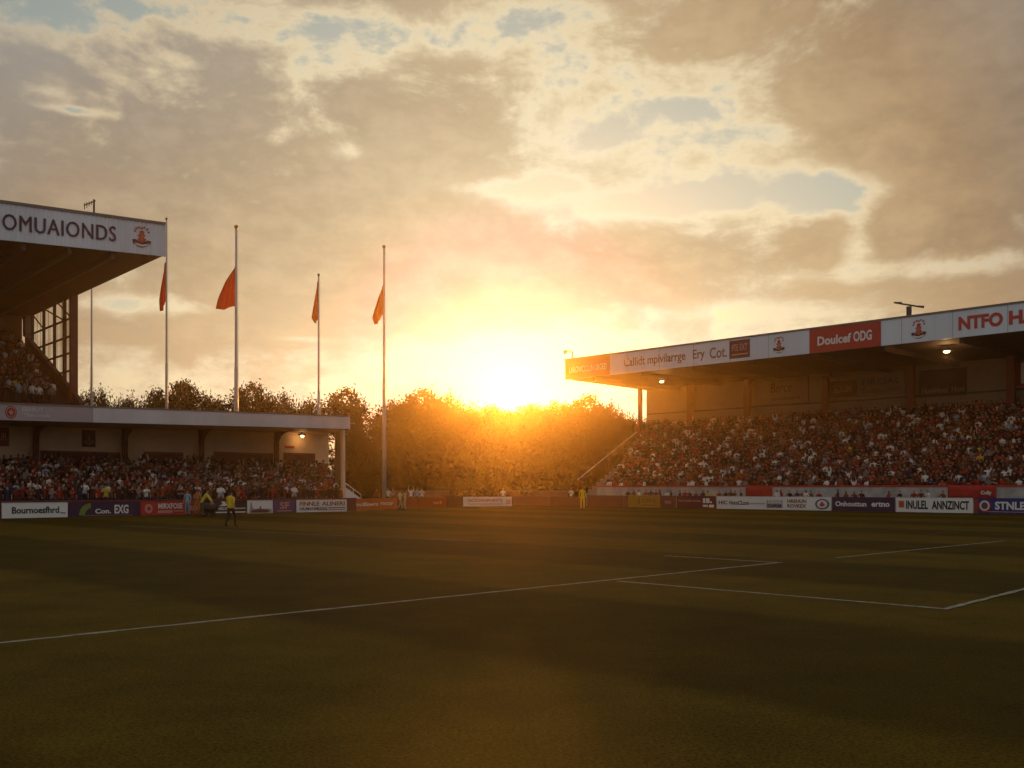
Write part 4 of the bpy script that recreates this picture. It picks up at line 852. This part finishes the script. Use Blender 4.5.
# ------------------------------------------------------------------ corner wall
cw = MB(); pts = [(-13, 104.5), (-4, 106.5), (6, 107)]
for a, b in zip(pts, pts[1:]):
    L_ = math.dist(a, b); F = Frame(a, ((b[0] - a[0]) / L_, (b[1] - a[1]) / L_), (-(b[1] - a[1]) / L_, (b[0] - a[0]) / L_)); cw.box(F, 0, L_, 0, .25, 0, 1.5, 'brick'); cw.box(F, -.02, L_ + .02, -.04, .29, 1.502, 1.58, 'concrete')
tag(cw.build('wall', (-4, 106, 0)), 'low brick wall behind the corner boards below the trees', 'wall')

# ------------------------------------------------------------------ figures on and round the pitch
SK0 = SKINS[0]
stride = skeleton(armL=((.25, .10, 1.16), (.26, .06, .95), (.25, .03, .86)), armR=((.25, -.08, 1.17), (.24, -.22, 1.0), (.23, -.28, .93)), legL=((.10, -.22, .55), (.11, -.20, .12), (.13, -.36, .06)), legR=((.09, .03, .50), (.09, .26, .16), (.10, .16, .05)))
T_stride = skin_template(*stride, 'pelvis', 2)
x, y = G(230.5, 527.6); add_person((x, y, 0), heading(.35, 1), 'player in yellow shirt and black trousers walking away on the pitch, facing the stand', tpl=T_stride, top=(.62, .45, .03), legs=(.015, .013, .015), hair=(.03, .02, .012), skin=SK0, sc=1.0)
bend = skeleton(lean=.34, armL=((.22, -.28, 1.02), (.18, -.42, .82), (.17, -.45, .74)), armR=((.22, -.24, 1.05), (.16, -.46, .86), (.15, -.5, .78)), legL=((.12, -.16, .52), (.13, -.02, .09), (.14, -.17, .04)), legR=((.12, .06, .50), (.13, .22, .10), (.14, .08, .04)))
T_bend = skin_template(*bend, 'pelvis', 2)
x, y = G(201.5, 517); add_person((x, y, 0), heading(1, .1), 'person in yellow vest stooping over a black bag beside the boards', tpl=T_bend, top=(.55, .50, .04), legs=(.10, .06, .03), skin=SK0, hair=(.03, .02, .01), sc=1.02)
bx, by = G(209.5, 516); m = MB()
m.tube([(bx - .55, by, .62), (bx - .40, by, .62), (bx + .40, by, .55), (bx + .55, by, .55)], [.20, .32, .30, .16], 'black', 12); m.tube([(bx - .3, by, .92), (bx, by, 1.15), (bx + .3, by, .84)], .03, 'black', 6); m.tube([(bx - .2, by, 0), (bx - .1, by, .34)], .05, 'black', 6); m.tube([(bx + .3, by, 0), (bx + .2, by, .3)], .05, 'black', 6)
tag(m.build('kit_bag', (bx, by, 0), smooth=True), 'black kit bag on a low stand beside the stooping person in yellow', 'bag')
x, y = FL.P(FL.T(187.5, -1.2), -1.2, 0)[:2]; add_person((x, y, 0), heading(-.2, -1), 'person in pale blue kit standing before the short deep red board', tpl=TPL['arms down'], top=(.22, .36, .46), legs=(.16, .26, .34), sc=1.0)
x, y = FL.P(FL.T(197.2, -1.4), -1.4, 0)[:2]; add_person((x, y, 0), heading(.6, -1), 'person in orange kit between the pale blue figure and the yellow vest', tpl=TPL['arms folded'], top=(.42, .13, .03), legs=(.40, .15, .04), sc=1.0)
x, y = G(582.5, 509.2); add_person((x, y, 0), heading(.1, 1), 'steward in yellow jacket and yellow trousers standing at the pitch corner', tpl=skin_template(*skeleton(), 'pelvis', 2), top=(.62, .46, .02), legs=(.62, .46, .02), sleeves=True, hair=(.03, .02, .015), sc=1.15)
x, y = G(400, 510.5); add_person((x, y, 0), heading(1, -.3), 'player in pale yellow kit left of the pair before the orange corner board', 'two pale-clad players in the corner', tpl=T_stride, top=(.55, .46, .22), legs=(.45, .36, .16), shorts=True, socks=(.5, .42, .2))
x, y = G(405, 510.2); add_person((x, y, 0), heading(-1, -.5), 'player in pale yellow kit right of the pair before the orange corner board', 'two pale-clad players in the corner', tpl=TPL['clapping'], top=(.55, .46, .22), legs=(.5, .42, .2), shorts=True, socks=(.5, .42, .2))
for i, (px, Y, top, ps, lbl) in enumerate([(388, 101, 'white', 'arms down', 'person in white behind the orange corner board beside the pole foot'), (393, 102, 'grey', 'arms folded', 'person in grey behind the orange corner board'), (411, 101, 'white', 'both arms raised', 'person in white with raised arms behind the pale-clad players'),
        (417, 102, 'pale blue', 'arms down', 'person in pale blue behind the plain dark red corner board'), (422, 101, 'white', 'clapping', 'person in white clapping behind the dark red corner board'), (377, 100, 'brown', 'arms down', 'person in brown left of the free-standing pole foot'),
        (503, 104, 'white', 'arms down', 'person in white behind the white board below the sun'), (571, 103, 'white', 'leaning forward', 'person in white leaning at the boards left of the steward')]):
    add_person(((px - 512) / FPX * Y, Y, 0), heading(random.uniform(-.3, .3), -1), lbl, 'people behind the corner boards', tpl=TPL[ps], top=TOPS[top], sc=1.08)

# ------------------------------------------------------------------ spectators
ORD = ['front', 'second', 'third', 'fourth', 'fifth', 'sixth', 'seventh', 'eighth', 'ninth', 'tenth', 'eleventh', 'back']
BN = [(-99, 1, 'plain purple board'), (1, 68, 'white old-lettered board'), (68, 140, 'green-swoosh board'), (140, 186, 'red crest board'), (186, 204, 'short red board'), (204, 247, 'black board'), (247, 273, 'picture board'), (273, 296, 'violet board'), (296, 400, 'brown-lettered white board')]
cand = []
for r in range(LROWS):
    d = LD0 + LT * (r + .45); z = LZ0 + LR * r; t = LST + .3 + random.random() * .3
    while t < lend(d) - .5:
        jd = d + random.uniform(-.13, .13); p = FL.P(t, jd, z); px = 512 + FPX * p[0] / p[1]
        dens = .96 if r < 10 else (.8 if r == 10 else .3)
        if random.random() < dens and px > -90: cand.append((p, r, px, p[1]))
        t += random.uniform(.38, .50)
vis = sorted([c for c in cand if -3 < c[2] < 350], key=lambda c: c[3])
chosen = set(id(c) for c in vis[:242])
indiv = []
for c in cand:
    top, ps = pick_top(), rnd_pose(); face = heading(-FL.n[0] + random.uniform(-.5, .5), -FL.n[1] + random.uniform(-.3, .3))
    if id(c) in chosen:
        b = next(n for a, e, n in BN if a <= c[2] < e) if c[2] >= -99 else BN[0][2]
        indiv.append((c, top, ps, face, b))
    else: crowd_add(c[0], face, top, ps)
cells = {}
for it in indiv: cells.setdefault((it[1], it[2], it[0][1], it[4]), []).append(it)
NUM = {2: 'two', 3: 'three', 4: 'four', 5: 'five', 6: 'six', 7: 'seven', 8: 'eight', 9: 'nine'}
PL = {2: ['left', 'right'], 3: ['leftmost', 'middle', 'rightmost']}
for key, its in cells.items():
    its.sort(key=lambda i: i[0][2]); n = len(its)
    for i, (c, top, ps, face, b) in enumerate(its):
        lbx = f'person in {top} top, {ps}, {ORD[c[1]]} row above the {b}'.replace('both arms raised', 'arms raised')
        if n > 1: lbx += ', ' + (PL[n][i] if n in PL else ('leftmost' if i == 0 else 'rightmost' if i == n - 1 else ORD[i] + ' from left'))
        add_person(c[0], face, lbx, 'spectators standing on the low left terrace', tpl=TPL[ps], sc=random.uniform(.95, 1.05), top=TOPS[top], legs=random.choice([(.02, .02, .025), (.03, .03, .05)]), sleeves=random.random() < .5)
# along the white wall on the right
WP = [(628, 'dark', 'at the left end of the white wall'), (640, 'white', 'at the white wall above the yellow board'), (646, 'red', 'at the white wall above the yellow board'), (656, 'brown', 'at the white wall above the yellow board'),
      (661, 'maroon', 'at the white wall above the short squiggle board'), (671, 'dark', 'at the white wall right of the short squiggle board'), (685, 'red', 'at the white wall above the maroon board'), (690, 'maroon', 'at the white wall above the maroon board'), (703, 'dark', 'at the white wall above the maroon board'), (708, 'yellow', 'at the white wall above the white blocks'),
      (731, 'brown', 'at the white wall above the long white board'), (735, 'orange', 'at the white wall above the long white board'), (777, 'white', 'right of the plain red banner'), (790, 'dark', 'right of the plain red banner'), (797, 'navy', 'at the white wall above the crest panels'), (806, 'white', 'at the white wall above the crest panels'), (812, 'brown', 'at the white wall above the crest panels'),
      (838, 'maroon', 'at the white wall above the dark purple board'), (846, 'brown', 'at the white wall above the dark purple board'), (855, 'red', 'at the white wall above the dark purple board'), (889, 'red', 'at the white wall left of the orange-square board'), (921, 'maroon', 'at the white wall above the heavy black capitals'), (944, 'brown', 'left of the wide red banner')]
EX = [(634, 'brown', 'near the left end of the white wall'), (651, 'dark', 'at the white wall above the yellow board'), (667, 'white', 'at the white wall above the short squiggle board'), (680, 'dark', 'at the white wall above the maroon board'), (696, 'brown', 'at the white wall above the maroon board'), (719, 'red', 'at the left end of the long white board'), (726, 'dark', 'at the left end of the long white board'),
      (741, 'maroon', 'just left of the plain red banner'), (782, 'red', 'right of the plain red banner'), (802, 'brown', 'at the white wall above the crest panels'), (819, 'red', 'above the round badge of the long white board'), (862, 'dark', 'at the white wall above the dark purple board'), (900, 'dark', 'above the orange square'), (914, 'red', 'at the white wall above the heavy black capitals'), (929, 'white', 'at the white wall above the heavy black capitals')]
for i, (px, top, where) in enumerate(WP + EX):
    d = 1.5 + .3 * (i % 3); p = FR.P(FR.T(px, d), d, 0); ps = ['arms down', 'leaning forward', 'arms folded'][i % 3]
    add_person(p, heading(-FR.n[0] + random.uniform(-.8, .8), -FR.n[1] + random.uniform(-.8, .8)), f'person in {top} top, {ps}, {where}', 'people along the white wall on the right', tpl=TPL[ps], sc=random.uniform(.93, 1.02), top=TOPS[top])
# the rest of the right stand and the upper tier
for r in range(19):
    d = 4.1 + .69 * (r + .45); z = .95 + .382 * r; s = RS + .4
    while s < rend(d):
        if random.random() < .965: crowd_add(FR.P(s, d + random.uniform(-.15, .15), z), heading(-FR.n[0] + random.uniform(-.5, .5), -FR.n[1] + random.uniform(-.4, .4)), pick_top(), rnd_pose())
        s += random.uniform(.36, .48)
for r in range(1, 18):
    d = 18.0 + .85 * (r + .45); z = 8.75 + .414 * r; s = US + .4
    while s < -2.0:
        if random.random() < .9: crowd_add(FU.P(s, d + random.uniform(-.15, .15), z), heading(-FU.n[0] + random.uniform(-.5, .5), -FU.n[1] + random.uniform(-.4, .4)), pick_top(), rnd_pose())
        s += random.uniform(.46, .64)
for o_ in bpy.data.objects:
    if len(o_.get('label','').split())>16: print('LONG', o_.name, o_['label'])
nv = 0; VV, FF, CC = [], [], []
for V, Fs, C in CROWD:
    VV.append(V); CC.append(C); FF += [tuple(i + nv for i in f) for f in Fs]; nv += len(V)
cr = mesh_obj('crowd', np.concatenate(VV), FF, np.concatenate(CC), (0, 0, 0)); tag(cr, 'dense crowd filling the right stand, the upper tier and the far end of the low terrace', 'crowd', kind='stuff')
